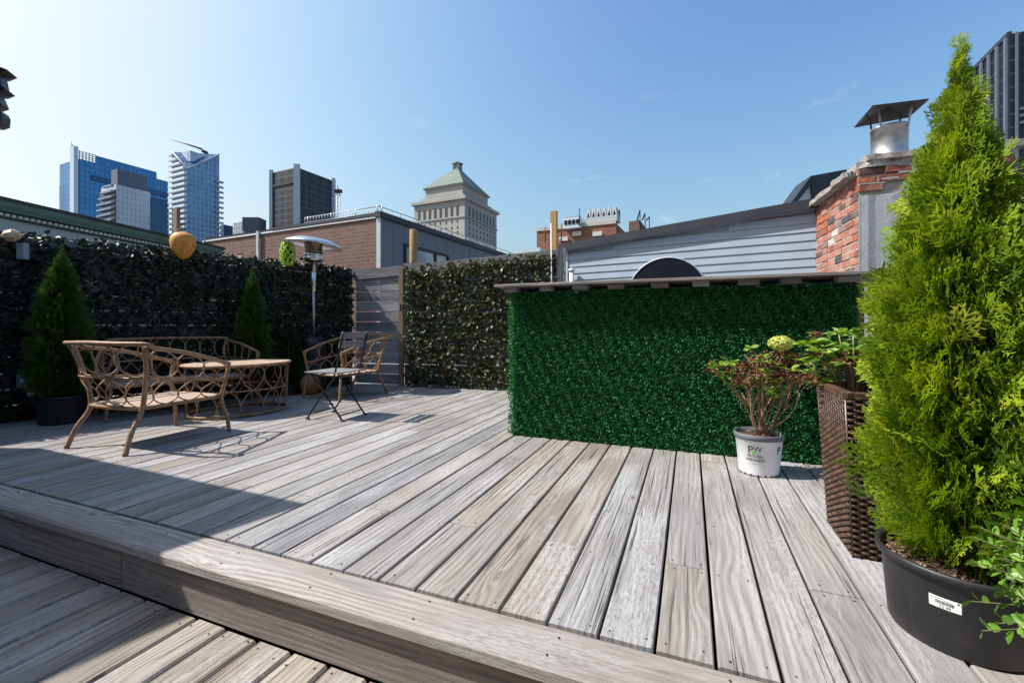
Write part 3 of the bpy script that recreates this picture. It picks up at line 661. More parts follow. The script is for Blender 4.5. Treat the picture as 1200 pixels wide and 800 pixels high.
# orange paper lantern on the left fence
ox, oy = (214.5 - 600) / F * 4.9, 4.9; oz = zat(288, 4.9)
ol = thing('paper_lantern', (ox, oy, oz), 'round orange paper lantern on top of the left ivy fence', 'lantern')
s = N('orange_ribbed_paper'); nn_ = s.noise(s.coord('Object', (30, 30, 4)), 1., 4); s.set(s.mix(s.ramp(nn_, .4, .65), (.72, .34, .07), (.55, .19, .02)), .6); s.bump(nn_, .4, .01)
MB().lathe((ox, oy, oz), [(.012, -.150), (.035, -.14), (.068, -.11), (.10, -.055), (.117, .0), (.122, .045), (.112, .095), (.08, .130), (.04, .144), (.012, .147)], 28).build('shade', s.m, ol)
MB().tube([(ox + .01, oy, oz + .12), (ox - .02, oy, oz + .2), (ox - .16, oy - .05, oz + .05), (ox - .22, oy - .06, oz - .05)], .004, 6).build('hanger_wire', M['blackmetal'], ol)
# small fittings on the left fence
def onfence(px, py, off=.1):
    r = (px - 600) / F; q = LF0 + LFN * off; q = along(q, LFD, px); return V((q.x, q.y, zat(py, q.y)))
a = onfence(26, 294, .12); lt = thing('fence_lamp', a, 'small grey box lamp at the top of the left fence near its dark end', 'lamp')
MB().box(a + V((-.035, -.02, -.075)), (.07, 0, 0), (0, .05, 0), (0, 0, .15)).build('housing', plain('grey_lamp_housing', (.30, .33, .38), .4), lt, bevel=.006)
MB().box(a + V((-.045, -.03, .075)), (.09, 0, 0), (0, .07, 0), (0, 0, .012)).build('cap', M['darkmetal'], lt)
a = onfence(17, 276, .11); tagm = MB(); 
tagm.lathe(a, [(.004, -.09), (.05, -.05), (.06, .0), (.03, .035), (.004, .05)], 9, axis=(1, .6, .25), sm=False)
tag(tagm.build('shell_ornament', plain('orange_white_shell', (.62, .42, .25), .6, 0, .5, 14)), 'small orange and white shell ornament lying on the left fence top', 'ornament')
a = onfence(28, 446, .13); ob = thing('outlet_box', a, 'grey electrical outlet box low on the left fence', 'outlet box')
MB().box(a - LFD * .045 + V((0, 0, -.06)), LFD * .09, V((0, 0, .12)), LFN * .03).build('cover', plain('grey_outlet_cover', (.16, .18, .2), .5), ob, bevel=.004)
MB().box(a - LFD * .025 + LFN * .032 + V((0, 0, -.01)), LFD * .045, V((0, 0, .045)), LFN * .006).build('socket', M['trimwhite'], ob)
a = onfence(38, 461, .15); tag(MB().lathe(a, [(.0, -.02), (.03, -.01), (.034, .012), (.012, .03)], 12, axis=(.5, -.7, .3)).build('cable_plug', plain('pale_blue_plug', (.4, .45, .55), .4)), 'small pale plug hanging below the outlet box', 'plug')

# ------------------------------------------------------------------ cedar trees
def spray_tpl(main=1., pairs=8, sub=True, wd=.028, seed=0):
    g = random.Random(seed); vs = []; fs = []
    def twig(p, a, l, w_, zc):
        d = V((math.sin(a), math.cos(a), 0)); n = V((d.y, -d.x, 0)); k = len(vs)
        q = p + d * l; q.z += zc * l; mpt = p.lerp(q, .55)
        vs.extend([tuple(p - n * w_ * .35), tuple(p + n * w_ * .35), tuple(mpt + n * w_ * .5 + V((0, 0, w_ * .25))), tuple(mpt - n * w_ * .5 + V((0, 0, w_ * .25))), tuple(q + n * w_ * .18), tuple(q - n * w_ * .18)])
        fs.append((k, k + 1, k + 2, k + 3)); fs.append((k + 3, k + 2, k + 4, k + 5)); return q
    p0 = V((0, 0, 0)); twig(p0, 0, main, wd, .05)
    for i in range(pairs):
        t = .12 + .8 * i / pairs
        for s_ in (1, -1):
            base = V((0, t * main, .05 * t)); l = (.52 * (1 - t) ** .8 + .10) * g.uniform(.75, 1.15); a = s_ * g.uniform(.55, .85); zc = g.uniform(-.3, .25)
            q = twig(base, a, l, wd, zc)
            if sub:
                m_ = 2 if l > .3 else 1
                for j in range(1, m_ + 1):
                    for s2 in (1, -1):
                        bb = base.lerp(q, j / (m_ + .6)); twig(bb, a + s2 * .6, l * .42 * g.uniform(.7, 1.2), wd * .9, zc)
    return np.array(vs), np.array(fs)
def cedar(name, loc, label, z0, z1, prof, n, size, mat, tpl, potr, poth, potmat, group, seed, cat='tree', core=True, inner=.35):
    t = thing(name, loc, label, cat, group); x, y, zb = loc; g = np.random.default_rng(seed)
    H = z1 - z0
    MB().tube([(x, y, poth * .8), (x + .005, y, z0 + H * .4), (x, y + .004, z0 + H * .8), (x, y, z1 - .04)], [.018 * H, .012 * H, .005, .002], 8).build('trunk', M['bark'], t)
    lim = MB()
    for i in range(46):
        tt = g.random() * .6; a = g.random() * 2 * PI; R = prof(tt) * .7; zz = z0 + H * tt
        lim.tube([(x, y, zz - .06 * H), (x + R * .5 * math.cos(a), y + R * .5 * math.sin(a), zz), (x + R * math.cos(a), y + R * math.sin(a), zz + .09 * H)], [.004, .003, .0015], 5)
    lim.build('limbs', M['bark'], t)
    parts = []
    tt = g.random(n * 3); acc = np.array([prof(q) for q in tt]); acc = acc / acc.max(); tt = tt[g.random(n * 3) < acc * .85 + .1][:n]; m_ = len(tt)
    a = g.random(m_) * 2 * PI; rad = np.array([prof(q) for q in tt]); lump = 1 + .21 * np.sin(a * 5 + tt * 23) * np.sin(tt * 31 + a * 2) + .11 * g.normal(size=m_)
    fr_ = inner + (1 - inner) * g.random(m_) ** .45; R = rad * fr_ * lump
    S_ = g.uniform(size[0], size[1], m_) * np.clip(rad / .075, .3, 1.) * np.where(g.random(m_) < .13, 1.45, 1.)
    out = np.stack([np.cos(a), np.sin(a), 0 * a], 1); pos = np.stack([x + (R - S_ * .4).clip(0) * np.cos(a), y + (R - S_ * .4).clip(0) * np.sin(a), z0 + tt * H - S_ * .3], 1)
    up = .95 + .9 * tt ** 3
    dirs = out * (1.0 - .6 * tt[:, None] ** 2) + np.array([0, 0, 1.]) * up[:, None] * g.uniform(.15, 1.15, (m_, 1)) + g.normal(size=(m_, 3)) * .22
    tan = np.stack([-np.sin(a), np.cos(a), 0 * a], 1); nor = tan * g.choice([-1, 1], (m_, 1)) + g.normal(size=(m_, 3)) * .35 + out * .45
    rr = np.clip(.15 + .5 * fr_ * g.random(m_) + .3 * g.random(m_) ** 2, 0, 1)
    tsel = g.integers(0, len(tpl), m_)
    for i, (tv, tf) in enumerate(tpl):
        k = tsel == i; parts.append(scatter(tv, tf, pos[k], frames(dirs[k], nor[k]), S_[k], rr[k]))
    # the leader
    ml = 22; zl = z1 - .24 * H * np.linspace(0, 1, ml); ps = np.stack([x + g.normal(size=ml) * .006, y + g.normal(size=ml) * .006, zl - size[0] * .6], 1)
    parts.append(scatter(*tpl[0], ps, frames(np.array([0, 0, 1.]) + g.normal(size=(ml, 3)) * .38, g.normal(size=(ml, 3))), size[0] * np.linspace(.6, 1.15, ml), g.random(ml) * .6 + .3))
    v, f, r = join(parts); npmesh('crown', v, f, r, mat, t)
    prf = [(potr * .84, 0), (potr * .87, .01), (potr * .96, poth - .025), (potr * .97, poth - .022), (potr * 1.03, poth - .02), (potr * 1.04, poth), (potr * 1.0, poth + .002), (potr * .94, poth - .01), (potr * .92, poth - .03)]
    pt = MB().lathe((x, y, 0), prf, 64, cap=(True, False)).build('pot', potmat, t)
    MB().lathe((x, y, 0), [(potr * .925, poth - .035), (potr * .5, poth - .02), (.01, poth - .01)], 40, cap=(False, True)).build('soil', M['soil'], t)
    return t, pt
TP = [spray_tpl(1., 6, True, .042, seed=i) for i in range(5)]
TS = [spray_tpl(1., 5, False, .06, seed=i) for i in range(3)]
def interp(tab):
    xs = [q[0] for q in tab]; ys = [q[1] for q in tab]; return lambda t: float(np.interp(t, xs, ys))
big = interp([(0, .10), (.06, .145), (.16, .162), (.38, .160), (.5, .152), (.58, .132), (.68, .088), (.78, .058), (.86, .038), (.93, .024), (1, .004)])
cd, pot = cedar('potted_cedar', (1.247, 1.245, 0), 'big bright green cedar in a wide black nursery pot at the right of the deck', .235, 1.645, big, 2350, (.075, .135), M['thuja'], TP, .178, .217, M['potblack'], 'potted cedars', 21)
# loose bark chips on its soil
g = rng; n = 420; a = g.random(n) * 2 * PI; R = .158 * np.sqrt(g.random(n)); pos = np.stack([1.247 + R * np.cos(a), 1.245 + R * np.sin(a), .188 + .012 * g.random(n)], 1)
v, f, r = scatter(HV, HF, pos, frames(g.normal(size=(n, 3)) * np.array([1, 1, .4]), g.normal(size=(n, 3)) * .5 + np.array([0, 0, 1.])), g.uniform(.008, .022, n)); npmesh('bark_chips', v, f, r, M['chip'], cd)
# price label on the pot
def text_mesh(txt, size, extr=0.0, bold=0.0):
    cu = bpy.data.curves.new('t', 'FONT'); cu.body = txt; cu.size = size; cu.align_x = 'CENTER'; cu.align_y = 'CENTER'; cu.offset = bold; cu.resolution_u = 3
    ob = bpy.data.objects.new('t', cu); C.objects.link(ob); dg = bpy.context.evaluated_depsgraph_get(); me = bpy.data.meshes.new_from_object(ob.evaluated_get(dg)); bpy.data.objects.remove(ob); return me
def wrap(name, me, cx, cy, z0, phi, R0, slope, mat, parent, lift=.0006, sx_=1.):
    """bend a flat mesh round a pot: phi is the bearing of its middle, R0 the radius at z0"""
    o0 = ORG[parent]
    for v in me.vertices:
        x, yy = v.co.x * sx_, v.co.y; z = z0 + yy; R = R0 + slope * yy + lift; a = phi + x / R0; v.co = V((cx + R * math.cos(a), cy + R * math.sin(a), z)) - o0
    me.materials.clear(); me.materials.append(mat)
    return link(name, me, parent)
def flat_grid(w_, h, nx=12, ny=2):
    me = bpy.data.meshes.new('g'); vs = [(-w_/2 + w_ * i / nx, -h/2 + h * j / ny, 0) for j in range(ny + 1) for i in range(nx + 1)]
    fs = [(j*(nx+1)+i, j*(nx+1)+i+1, (j+1)*(nx+1)+i+1, (j+1)*(nx+1)+i) for j in range(ny) for i in range(nx)]; me.from_pydata(vs, [], fs); return me
def boxes_flat(rects):
    me = bpy.data.meshes.new('r'); vs = []; fs = []
    for (x, y, w_, h) in rects:
        n_ = max(1, int(w_ / .006)); 
        for i in range(n_):
            k = len(vs); xa, xb = x + w_ * i / n_, x + w_ * (i + 1) / n_; vs += [(xa, y, 0), (xb, y, 0), (xb, y + h, 0), (xa, y + h, 0)]; fs.append((k, k+1, k+2, k+3))
    me.from_pydata(vs, [], fs); return me
PR = lambda z, r=.178, h=.217: r * (.87 + .09 * (z - .01) / (h - .035))
pcx, pcy = 1.247, 1.245; 
# bearing of the label: find the near intersection of its line of sight with the pot wall
def bearing(px, cx, cy, R):
    r = (px - 600) / F; d = V((r, 1, 0)).normalized(); c = V((cx, cy, 0)); tca = c.dot(d); dd = c.length_squared - tca * tca; t = tca - math.sqrt(max(R * R - dd, 1e-6)); q = d * t - c; return math.atan2(q.y, q.x)
ph = bearing(1107, pcx, pcy, .167); slope = .178 * .09 / .182; lz = .137
lo = wrap('price_label', flat_grid(.062, .029), pcx, pcy, lz, ph, PR(lz), slope, M['paper'], pot)
rects = []; x = -.018
while x < .018:
    w_ = random.choice((.0006, .0010, .0014)); rects.append((x, -.0035, w_, .009)); x += w_ + random.choice((.0006, .0009))
rects += [(-.028 + i * .0022, .0095, .0017, .0016) for i in range(11)] + [(-.004 + i * .0019, .0075, .0014, .0012) for i in range(9)] + [(.0235, .0085, .004, .004)]
wrap('barcode', boxes_flat(rects), pcx, pcy, lz, ph, PR(lz), slope, M['ink'], lo, .0010)
wrap('price_text', text_mesh('32.98', .0105), pcx, pcy, lz - .0095, ph, PR(lz - .0095), slope, M['ink'], lo, .0010)
# shaded cedars along the left fence
pA = interp([(0, .13), (.15, .20), (.35, .205), (.55, .165), (.72, .11), (.86, .06), (1, .01)])
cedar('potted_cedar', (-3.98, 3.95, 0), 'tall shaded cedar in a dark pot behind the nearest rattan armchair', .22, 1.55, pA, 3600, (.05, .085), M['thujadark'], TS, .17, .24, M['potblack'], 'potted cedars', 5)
q = LF0 + LFD * 1.96 + LFN * .24
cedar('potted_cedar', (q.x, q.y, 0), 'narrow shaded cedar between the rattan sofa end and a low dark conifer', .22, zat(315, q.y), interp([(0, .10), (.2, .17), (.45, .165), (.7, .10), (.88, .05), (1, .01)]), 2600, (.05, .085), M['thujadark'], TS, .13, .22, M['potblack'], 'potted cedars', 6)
q = LF0 + LFD * 2.36 + LFN * .28
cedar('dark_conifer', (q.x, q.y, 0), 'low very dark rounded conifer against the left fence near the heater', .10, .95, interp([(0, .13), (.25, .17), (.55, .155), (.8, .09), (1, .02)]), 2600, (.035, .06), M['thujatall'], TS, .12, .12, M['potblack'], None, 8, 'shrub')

# ------------------------------------------------------------------ wicker planter with hydrangea
ub, vb = D(0, 0), None
PB = V((1.254, 1.645, 0)); side = .317; ph_ = .607; ex = .034
pl = thing('wicker_planter', (1.254, 1.645, 0), 'tall square brown wicker planter between the white pot and the big cedar', 'planter')
def prim(f_, z): return f_ * z / ph_
cors = [(0, 0), (0, 1), (1, 1), (1, 0)]      # (u, v) of base corners: near-left, near-right, far-right, far-left
def pc(cu, cv, z, inset=0.):
    e = ex * z / ph_ - inset
    u = (side if cu else 0) + (e if cu else -e); v = (side if cv else 0) + (e if cv else -e); return PB + UD * u + VD * v + V((0, 0, z))
core = MB(); k = 0
for i in range(4):
    a_, b_ = cors[i], cors[(i + 1) % 4]
    for ins, fl in ((.006, 0), (.022, 1)):
        pts = [pc(*a_, .0, ins), pc(*b_, .0, ins), pc(*b_, ph_ - .01, ins), pc(*a_, ph_ - .01, ins)]; core.poly(pts if fl else pts)
core.poly([pc(*c, ph_ - .13, .02) for c in cors])
core.build('core', M['wickerback'], pl)
strands = MB(); nrow = 52; ncol = 13
for i in range(4):
    a_, b_ = cors[i], cors[(i + 1) % 4]; 
    for rrow in range(nrow):
        z = .008 + (ph_ - .02) * rrow / nrow; h = (ph_ / nrow) * .80
        A, B = pc(*a_, z + h / 2), pc(*b_, z + h / 2); nrm = (B - A).cross(V((0, 0, 1))).normalized(); dn = nrm if nrm.dot(A - (PB + UD * .158 + VD * .158)) > 0 else -nrm
        # over-under weave: the strand bulges out between stakes
        for c in range(ncol):
            if (c + rrow) % 2: continue
            f0 = (c - .12) / ncol; f1 = (c + 1.12) / ncol; f0 = max(f0, 0); f1 = min(f1, 1); kk = len(strands.v); rv = random.random()
            for j, f_ in enumerate((f0, f0 * .7 + f1 * .3, f0 * .3 + f1 * .7, f1)):
                q = A.lerp(B, f_) + dn * (.007 if j in (1, 2) else .0005)
                strands.v += [tuple(q + V((0, 0, -h / 2)) - dn * .002), tuple(q + dn * .002), tuple(q + V((0, 0, h / 2)) - dn * .002)]
            for j in range(3):
                for e in range(2):
                    u_ = f0 + (f1 - f0) * j / 3; u2 = f0 + (f1 - f0) * (j + 1) / 3
                    strands.face([kk + j*3 + e, kk + (j+1)*3 + e, kk + (j+1)*3 + e + 1, kk + j*3 + e + 1], [(u_, z), (u2, z), (u2, z + .01), (u_, z + .01)], rv, True)
    for c in range(ncol + 1):
        f_ = min(max(c / ncol, .004), .996); A0, A1 = pc(*a_, 0).lerp(pc(*b_, 0), f_), pc(*a_, ph_ - .01).lerp(pc(*b_, ph_ - .01), f_); strands.tube([A0, A1], .003, 5, r=.1)
    # corner wrap
strands.build('weave', M['wicker'], pl)
rim = MB()
for i in range(4):
    A, B = pc(*cors[i], ph_, -.004), pc(*cors[(i + 1) % 4], ph_, -.004)
    Ai, Bi = pc(*cors[i], ph_, .035), pc(*cors[(i + 1) % 4], ph_, .035)
    nb = 26
    for j in range(nb):
        a0, a1, b0, b1 = A.lerp(B, j / nb), A.lerp(B, (j + .92) / nb), Ai.lerp(Bi, j / nb), Ai.lerp(Bi, (j + .92) / nb); dz = V((0, 0, .004))
        kk = len(rim.v); mid0, mid1 = a0.lerp(b0, .5) + dz, a1.lerp(b1, .5) + dz
        rim.v += [tuple(q) for q in (a0 - V((0, 0, .02)), a1 - V((0, 0, .02)), a0, a1, mid0, mid1, b0, b1, b0 - V((0, 0, .03)), b1 - V((0, 0, .03)))]
        rv = random.random()
        for e in (0, 2, 4, 6): rim.face([kk + e, kk + e + 1, kk + e + 3, kk + e + 2], [(0, e * .01), (.01, e * .01), (.01, e * .01 + .02), (0, e * .01 + .02)], rv)
rim.build('rim', M['wicker'], pl)
# broad leaf template (hydrangea / boxwood)
OV = np.array([(0, 0, 0), (.26, .25, .06), (.30, .6, .05), (0, 1., -.06), (-.26, .25, .06), (-.30, .6, .05), (0, .45, -.03)], float); OF = np.array([(0, 1, 2, 6), (0, 6, 5, 4), (6, 2, 3, 5)])
OV2 = np.array([(0, 0, 0), (.16, .12, .03), (.29, .38, .06), (.25, .72, .04), (0, 1., -.07), (-.25, .72, .04), (-.29, .38, .06), (-.16, .12, .03), (0, .35, -.03), (0, .72, -.05)], float)
OF2 = np.array([(0, 1, 2, 8), (8, 2, 3, 9), (9, 3, 4, 4), (0, 8, 6, 7), (8, 9, 5, 6), (9, 4, 4, 5)])
OF2 = np.array([(0, 1, 2, 8), (8, 2, 3, 9), (0, 8, 6, 7), (8, 9, 5, 6), (9, 3, 4, 5)])
def cluster(pts, per, size, spread, g, up=.4):
    P_, D_, N_, S_ = [], [], [], []
    for c in pts:
        for k in range(per):
            a = g.random() * 2 * PI; d = np.array([math.cos(a), math.sin(a), g.uniform(-.25, .5)]); P_.append(np.array(c) + d * spread * g.random()); D_.append(d); N_.append(np.array([0, 0, 1.]) * 1.2 + g.normal(size=3) * .35); S_.append(g.uniform(*size))
    return np.array(P_), np.array(D_), np.array(N_), np.array(S_)
hc = V((1.44, 1.90, .58)); hy_ = thing('hydrangea', (hc.x, hc.y, .48), 'leafy light green hydrangea growing in the square wicker planter', 'shrub')
sm = MB(); g = np.random.default_rng(31); tips = []
for i in range(34):
    a = g.random() * 2 * PI; R = .02 + .13 * g.random(); tip = V((hc.x - .02 + R * math.cos(a), hc.y + R * math.sin(a), g.uniform(.64, .83) - R * .3)); tips.append(tip)
    sm.tube(smooth([(hc.x + .04 * math.cos(a), hc.y + .04 * math.sin(a), .47), (hc.x + R * .4 * math.cos(a), hc.y + R * .4 * math.sin(a), .6), tip], 4), .0028, 5)
sm.build('stems', M['twig'], hy_)
Pq = cluster(tips, 11, (.03, .058), .03, g); v, f, r = scatter(OV2, OF2, Pq[0], frames(Pq[1], Pq[2]), Pq[3]); npmesh('leaves', v, f, r, M['hydleaf'], hy_)
for t_ in [t + V((-.03, 0, .01)) for t in tips if t.x < hc.x - .02][:6]:
    Pq = cluster([t_], 26, (.012, .026), .032, g); v, f, r = scatter(LV, LF, Pq[0], frames(Pq[1] + g.normal(size=Pq[1].shape) * .5, g.normal(size=Pq[1].shape)), Pq[3]); npmesh('dry_bloom', v, f, r, M['dry'], hy_)
# ------------------------------------------------------------------ white nursery pot with a half dry hydrangea
wx, wy = 1.438, 2.607
wp = thing('potted_hydrangea', (wx, wy, 0), 'half dry hydrangea with one pale yellow bloom in a white printed pot', 'potted plant')
wpot = MB().lathe((wx, wy, 0), [(.094, .0), (.102, .004), (.104, .012), (.123, .205), (.126, .207)], 48, cap=(True, False)).build('pot', M['potwhite'], wp)
MB().lathe((wx, wy, 0), [(.1235, .203), (.131, .205), (.132, .232), (.129, .236), (.124, .234), (.119, .20)], 48, cap=(False, False)).build('rim', plain('grey_plastic_rim', (.14, .15, .17), .5), wpot)
MB().lathe((wx, wy, 0), [(.1205, .205), (.06, .218), (.008, .222)], 32, cap=(False, True)).build('soil', M['soil'], wp)
g = np.random.default_rng(9); n = 160; a = g.random(n) * 2 * PI; R = .11 * np.sqrt(g.random(n)); pos = np.stack([wx + R * np.cos(a), wy + R * np.sin(a), .212 + .012 * g.random(n)], 1)
v, f, r = scatter(HV, HF, pos, frames(g.normal(size=(n, 3)) * np.array([1, 1, .4]), g.normal(size=(n, 3)) * .5 + np.array([0, 0, 1.])), g.uniform(.008, .022, n)); npmesh('bark_chips', v, f, r, M['chip'], wp)
sl_ = (.123 - .104) / .193; WR = lambda z: .104 + sl_ * (z - .012)
phw = bearing(884, wx, wy, .114)
for (txt, size, z, dx, mat, bold) in (('P', .060, .150, -.020, 'ink', .0006), ('W', .044, .158, .018, 'ink', .0), ('PROVEN', .022, .116, .004, 'ink', .0002), ('WINNERS', .022, .095, .004, 'ink', .0002), ('shrubs', .010, .072, -.002, 'inkgreen', 0.)):
    wrap('lettering', text_mesh(txt, size, bold=bold), wx, wy, z, phw + dx / WR(z), WR(z), sl_, M[mat], wpot, .0008)
wrap('lettering', text_mesh('P', .060, bold=.0006), wx, wy, .150, phw + .135 / .115, WR(.15), sl_, M['ink'], wpot, .0008)
lf_ = bpy.data.meshes.new('leaf'); lf_.from_pydata([(-.012, -.008, 0), (-.004, -.012, 0), (.008, -.006, 0), (.012, .010, 0), (.0, .006, 0), (-.010, .002, 0)], [], [(0, 1, 2, 3, 4, 5)])
wrap('leaf_emblem', lf_, wx, wy, .139, phw - .004 / .11, WR(.139), sl_, M['inkgreen'], wpot, .0010)
wrap('fine_print', boxes_flat([(-.03, .0, .07, .0008), (-.03, -.012, .07, .0008)] + [(.012 + i * .003, .05, .002, .0018) for i in range(7)] + [(.012 + i * .003, .046, .002, .0018) for i in range(6)]), wx, wy, .085, phw, WR(.085), sl_, M['inkgrey'], wpot, .0009)
# drain notches round the foot
dn = MB()
for i in range(18):
    a = 2 * PI * i / 18; dn = MB(); dn.box((wx + .1005 * math.cos(a) - .004 * -math.sin(a), wy + .1005 * math.sin(a) - .004 * math.cos(a), .0), (-.008 * math.sin(a), .008 * math.cos(a), 0), (0, 0, .012), (.0045 * math.cos(a), .0045 * math.sin(a), 0)); dn.build('drain_notch', M['potblack'], wpot)

g = np.random.default_rng(12); stm = MB(); tips = []; 
targets = []
for i in range(18):
    s_ = -1 + 2 * (i + .5) / 18; px_ = 900 + s_ * 58 + g.uniform(-14, 14); dep = wy + g.uniform(-.2, .2) * (1 - .5 * abs(s_)); tz = .85 - (g.uniform(412, 440) + 12 * abs(s_) ** 2 - HY) / F * wy
    tip = V(((px_ - 600) / F * dep, dep, tz)); b0 = V((wx + g.uniform(-.03, .03) + .012, wy + g.uniform(-.03, .03), .215)); mid = b0.lerp(tip, .45) + V((tip.x - b0.x, tip.y - b0.y, 0)) * g.uniform(-.08, .14) + V((g.uniform(-.02, .02), g.uniform(-.02, .02), g.uniform(-.04, .02)))
    stm.tube(smooth([b0, mid, b0.lerp(tip, .8) + V((0, 0, .0)), tip], 5), [.0036 - .002 * q / 15 for q in range(16)], 6); tips.append(tip)
    for q in range(4):
        s0 = b0.lerp(tip, g.uniform(.35, .8)) + V((tip.x - b0.x, 0, 0)) * .03; e = s0 + V((g.uniform(-.07, .07), g.uniform(-.06, .06), g.uniform(.06, .14))); stm.tube([s0, s0.lerp(e, .5) + V((g.uniform(-.01, .01), 0, 0)), e], [.0024, .002, .0014], 5); tips.append(e)
stm.build('stems', M['twig'], wp)
dry_c = [t for t in tips if t.z > .52 and g.random() < .85]
Pq = cluster(dry_c, 36, (.010, .024), .034, g); v, f, r = scatter(LV, LF, Pq[0] + g.normal(size=Pq[0].shape) * .012, frames(Pq[1] + g.normal(size=Pq[1].shape) * .6, g.normal(size=Pq[1].shape)), Pq[3]); npmesh('dry_blooms', v, f, r, M['dry'], wp)
gl = [P(845, 428, wy - .05), P(858, 424, wy), P(838, 430, wy), P(868, 432, wy + .05), P(850, 440, wy), P(905, 447, wy - .1), P(915, 452, wy - .08), P(930, 446, wy), P(908, 462, wy - .1), P(880, 408, wy), P(940, 425, wy), P(925, 432, wy - .1), P(893, 418, wy - .1), P(950, 436, wy), P(875, 442, wy), P(898, 436, wy - .12)]
gl += [t_ for t_ in tips if g.random() < .2]; Pq = cluster(gl, 8, (.032, .058), .02, g); v, f, r = scatter(OV2, OF2, Pq[0], frames(Pq[1], Pq[2]), Pq[3]); npmesh('green_leaves', v, f, r, M['hydleaf'], wp)
bc = P(915, 402, wy - .03); n = 620; dr = g.normal(size=(n, 3)); dr /= np.linalg.norm(dr, axis=1, keepdims=True); pos = np.array(bc) + dr * np.array([.062, .055, .038]) * (1 + .12 * np.sin(dr[:, :1] * 9) * np.sin(dr[:, 2:] * 8))
tn = np.cross(dr, g.normal(size=(n, 3))); v, f, r = scatter(HV, HF, pos, frames(tn, dr + g.normal(size=(n, 3)) * .4), g.uniform(.012, .019, n)); npmesh('bloom', v, f, r, M['bloom'], wp)
# ------------------------------------------------------------------ boxwood at the lower right
bx = thing('boxwood_shrub', (1.175, .80, 0), 'small glossy leaved boxwood at the bottom right corner beside the big black pot', 'shrub')
g = np.random.default_rng(77); stm = MB(); parts = []
MB().lathe((1.175, .80, 0), [(.10, 0), (.125, .16), (.13, .16), (.13, .18), (.12, .18), (.11, .16), (.01, .165)], 32).build('pot', M['potblack'], bx)
for i in range(460):
    a = g.random() * 2 * PI; el = g.uniform(-.25, 1.4); Rr = .235 * g.uniform(.8, 1.06); dirv = V((math.cos(a) * math.cos(el), math.sin(a) * math.cos(el), math.sin(el)))
    cc_ = V((1.175, .80, .30)); c0 = cc_ + dirv * Rr * .32; tip = cc_ + dirv * Rr + V((g.uniform(-.02, .02), g.uniform(-.02, .02), g.uniform(-.01, .03))); mid = c0.lerp(tip, .5) + V((0, 0, .008)); pts = smooth([c0, mid, tip], 6)
    stm.tube([cc_ + dirv * .03, c0] + pts[1:], .0013, 5)
    nn_ = 15; P_, D_, N_ = [], [], []
    for j in range(nn_):
        t = .05 + .95 * j / (nn_ - 1); q = pts[min(int(t * 12), 12)]; ax = (tip - c0).normalized(); sd = ax.cross(V((0, 0, 1))); sd = sd.normalized() if sd.length > .1 else V((1, 0, 0)); w2 = ax.cross(sd)
        th = j * PI / 2 + g.uniform(-.3, .3) + (PI if j % 2 else 0); o_ = sd * math.cos(th) + w2 * math.sin(th); d_ = ax * .7 + o_; P_.append(q + o_ * .002); D_.append(d_); N_.append(ax * 1. - o_ * .6 + V((0, 0, .5)))
    parts.append(scatter(OV2, OF2, np.array(P_), frames(np.array(D_), np.array(N_)), g.uniform(.021, .032, nn_), np.clip(g.random(nn_) * .6 + (.38 if i % 7 == 0 else .05), 0, 1)))
stm.build('stems', plain('green_brown_stem', (.10, .10, .03), .7), bx); v, f, r = join(parts); npmesh('leaves', v, f, r, M['box'], bx, smooth=True)

# ------------------------------------------------------------------ house with siding, chimney
HWD = V((1.62, -1, 0)).normalized(); HWN = V((HWD.y, -HWD.x, 0))
HL = V((.84, 6.87, 0)); HR = V((3.72, 5.09, 0)); 
HL = along(V((3.72, 5.30, 0)), HWD, 664); HR = along(HL, HWD, 962)
hs = thing('neighbour_house', (HL.x, HL.y, -3), 'low blue grey clapboard house with black sloping fascia behind the bar', 'house')
Lw = (HR - HL).length; zl, zrr = zat(294, HL.y), zat(245, along(HL, HWD, 948).y)
ws_ = MB(); pitch = .104
zz = -3.0; rt = lambda s: zl + (zrr - zl) * s / Lw
back = MB(); back.poly([HL - HWN * .02 + V((0, 0, -3)), HR - HWN * .02 + V((0, 0, -3)), HR - HWN * .02 + V((0, 0, rt(Lw))), HL - HWN * .02 + V((0, 0, rt(0)))]);
z = -.2
while z < zrr:
    s0 = 0 if z + pitch < zl else max(0, (z + pitch - zl) / (zrr - zl) * Lw)
    for (sa, sb) in ((s0, Lw),):
        a0, a1 = HL + HWD * sa, HL + HWD * sb
        # each clapboard leans out at its foot
        for quad in ([a0 + HWN * .016 + V((0, 0, z)), a1 + HWN * .016 + V((0, 0, z)), a1 + HWN * .003 + V((0, 0, z + pitch)), a0 + HWN * .003 + V((0, 0, z + pitch))],
                     [a0 - HWN * .01 + V((0, 0, z)), a1 - HWN * .01 + V((0, 0, z)), a1 + HWN * .016 + V((0, 0, z)), a0 + HWN * .016 + V((0, 0, z))]):
            ws_.poly(quad)
    z += pitch
back.build('wall_core', M['siding'], hs)
ws_.build('siding', M['siding'], hs)
MB().box(HL - HWD * .02 + V((0, 0, -3)), V((0, 0, zl + 3.0)), HWD * .05, HWN * .03).build('corner_trim', M['trimgrey'], hs)
fa = MB(); t_ = .115; p0 = HL - HWD * .10 + HWN * .10 + V((0, 0, rt(-.1) - .01)); p1 = HR + HWN * .10 + V((0, 0, rt(Lw) - .01)); fa.box(p0, p1 - p0, V((0, 0, t_)), -HWN * .03); fa.build('fascia', M['fascia'], hs)
MB().box(p0 + V((0, 0, .003)) - HWN * .03, p1 - p0, -HWN * .09, V((0, 0, .012))).build('soffit', M['siding'], hs)
MB().box(p0 + V((0, 0, t_ - .03)) - HWN * .031, p1 - p0, -HWN * 4, V((0, 0, .03))).build('roof', M['fascia'], hs)
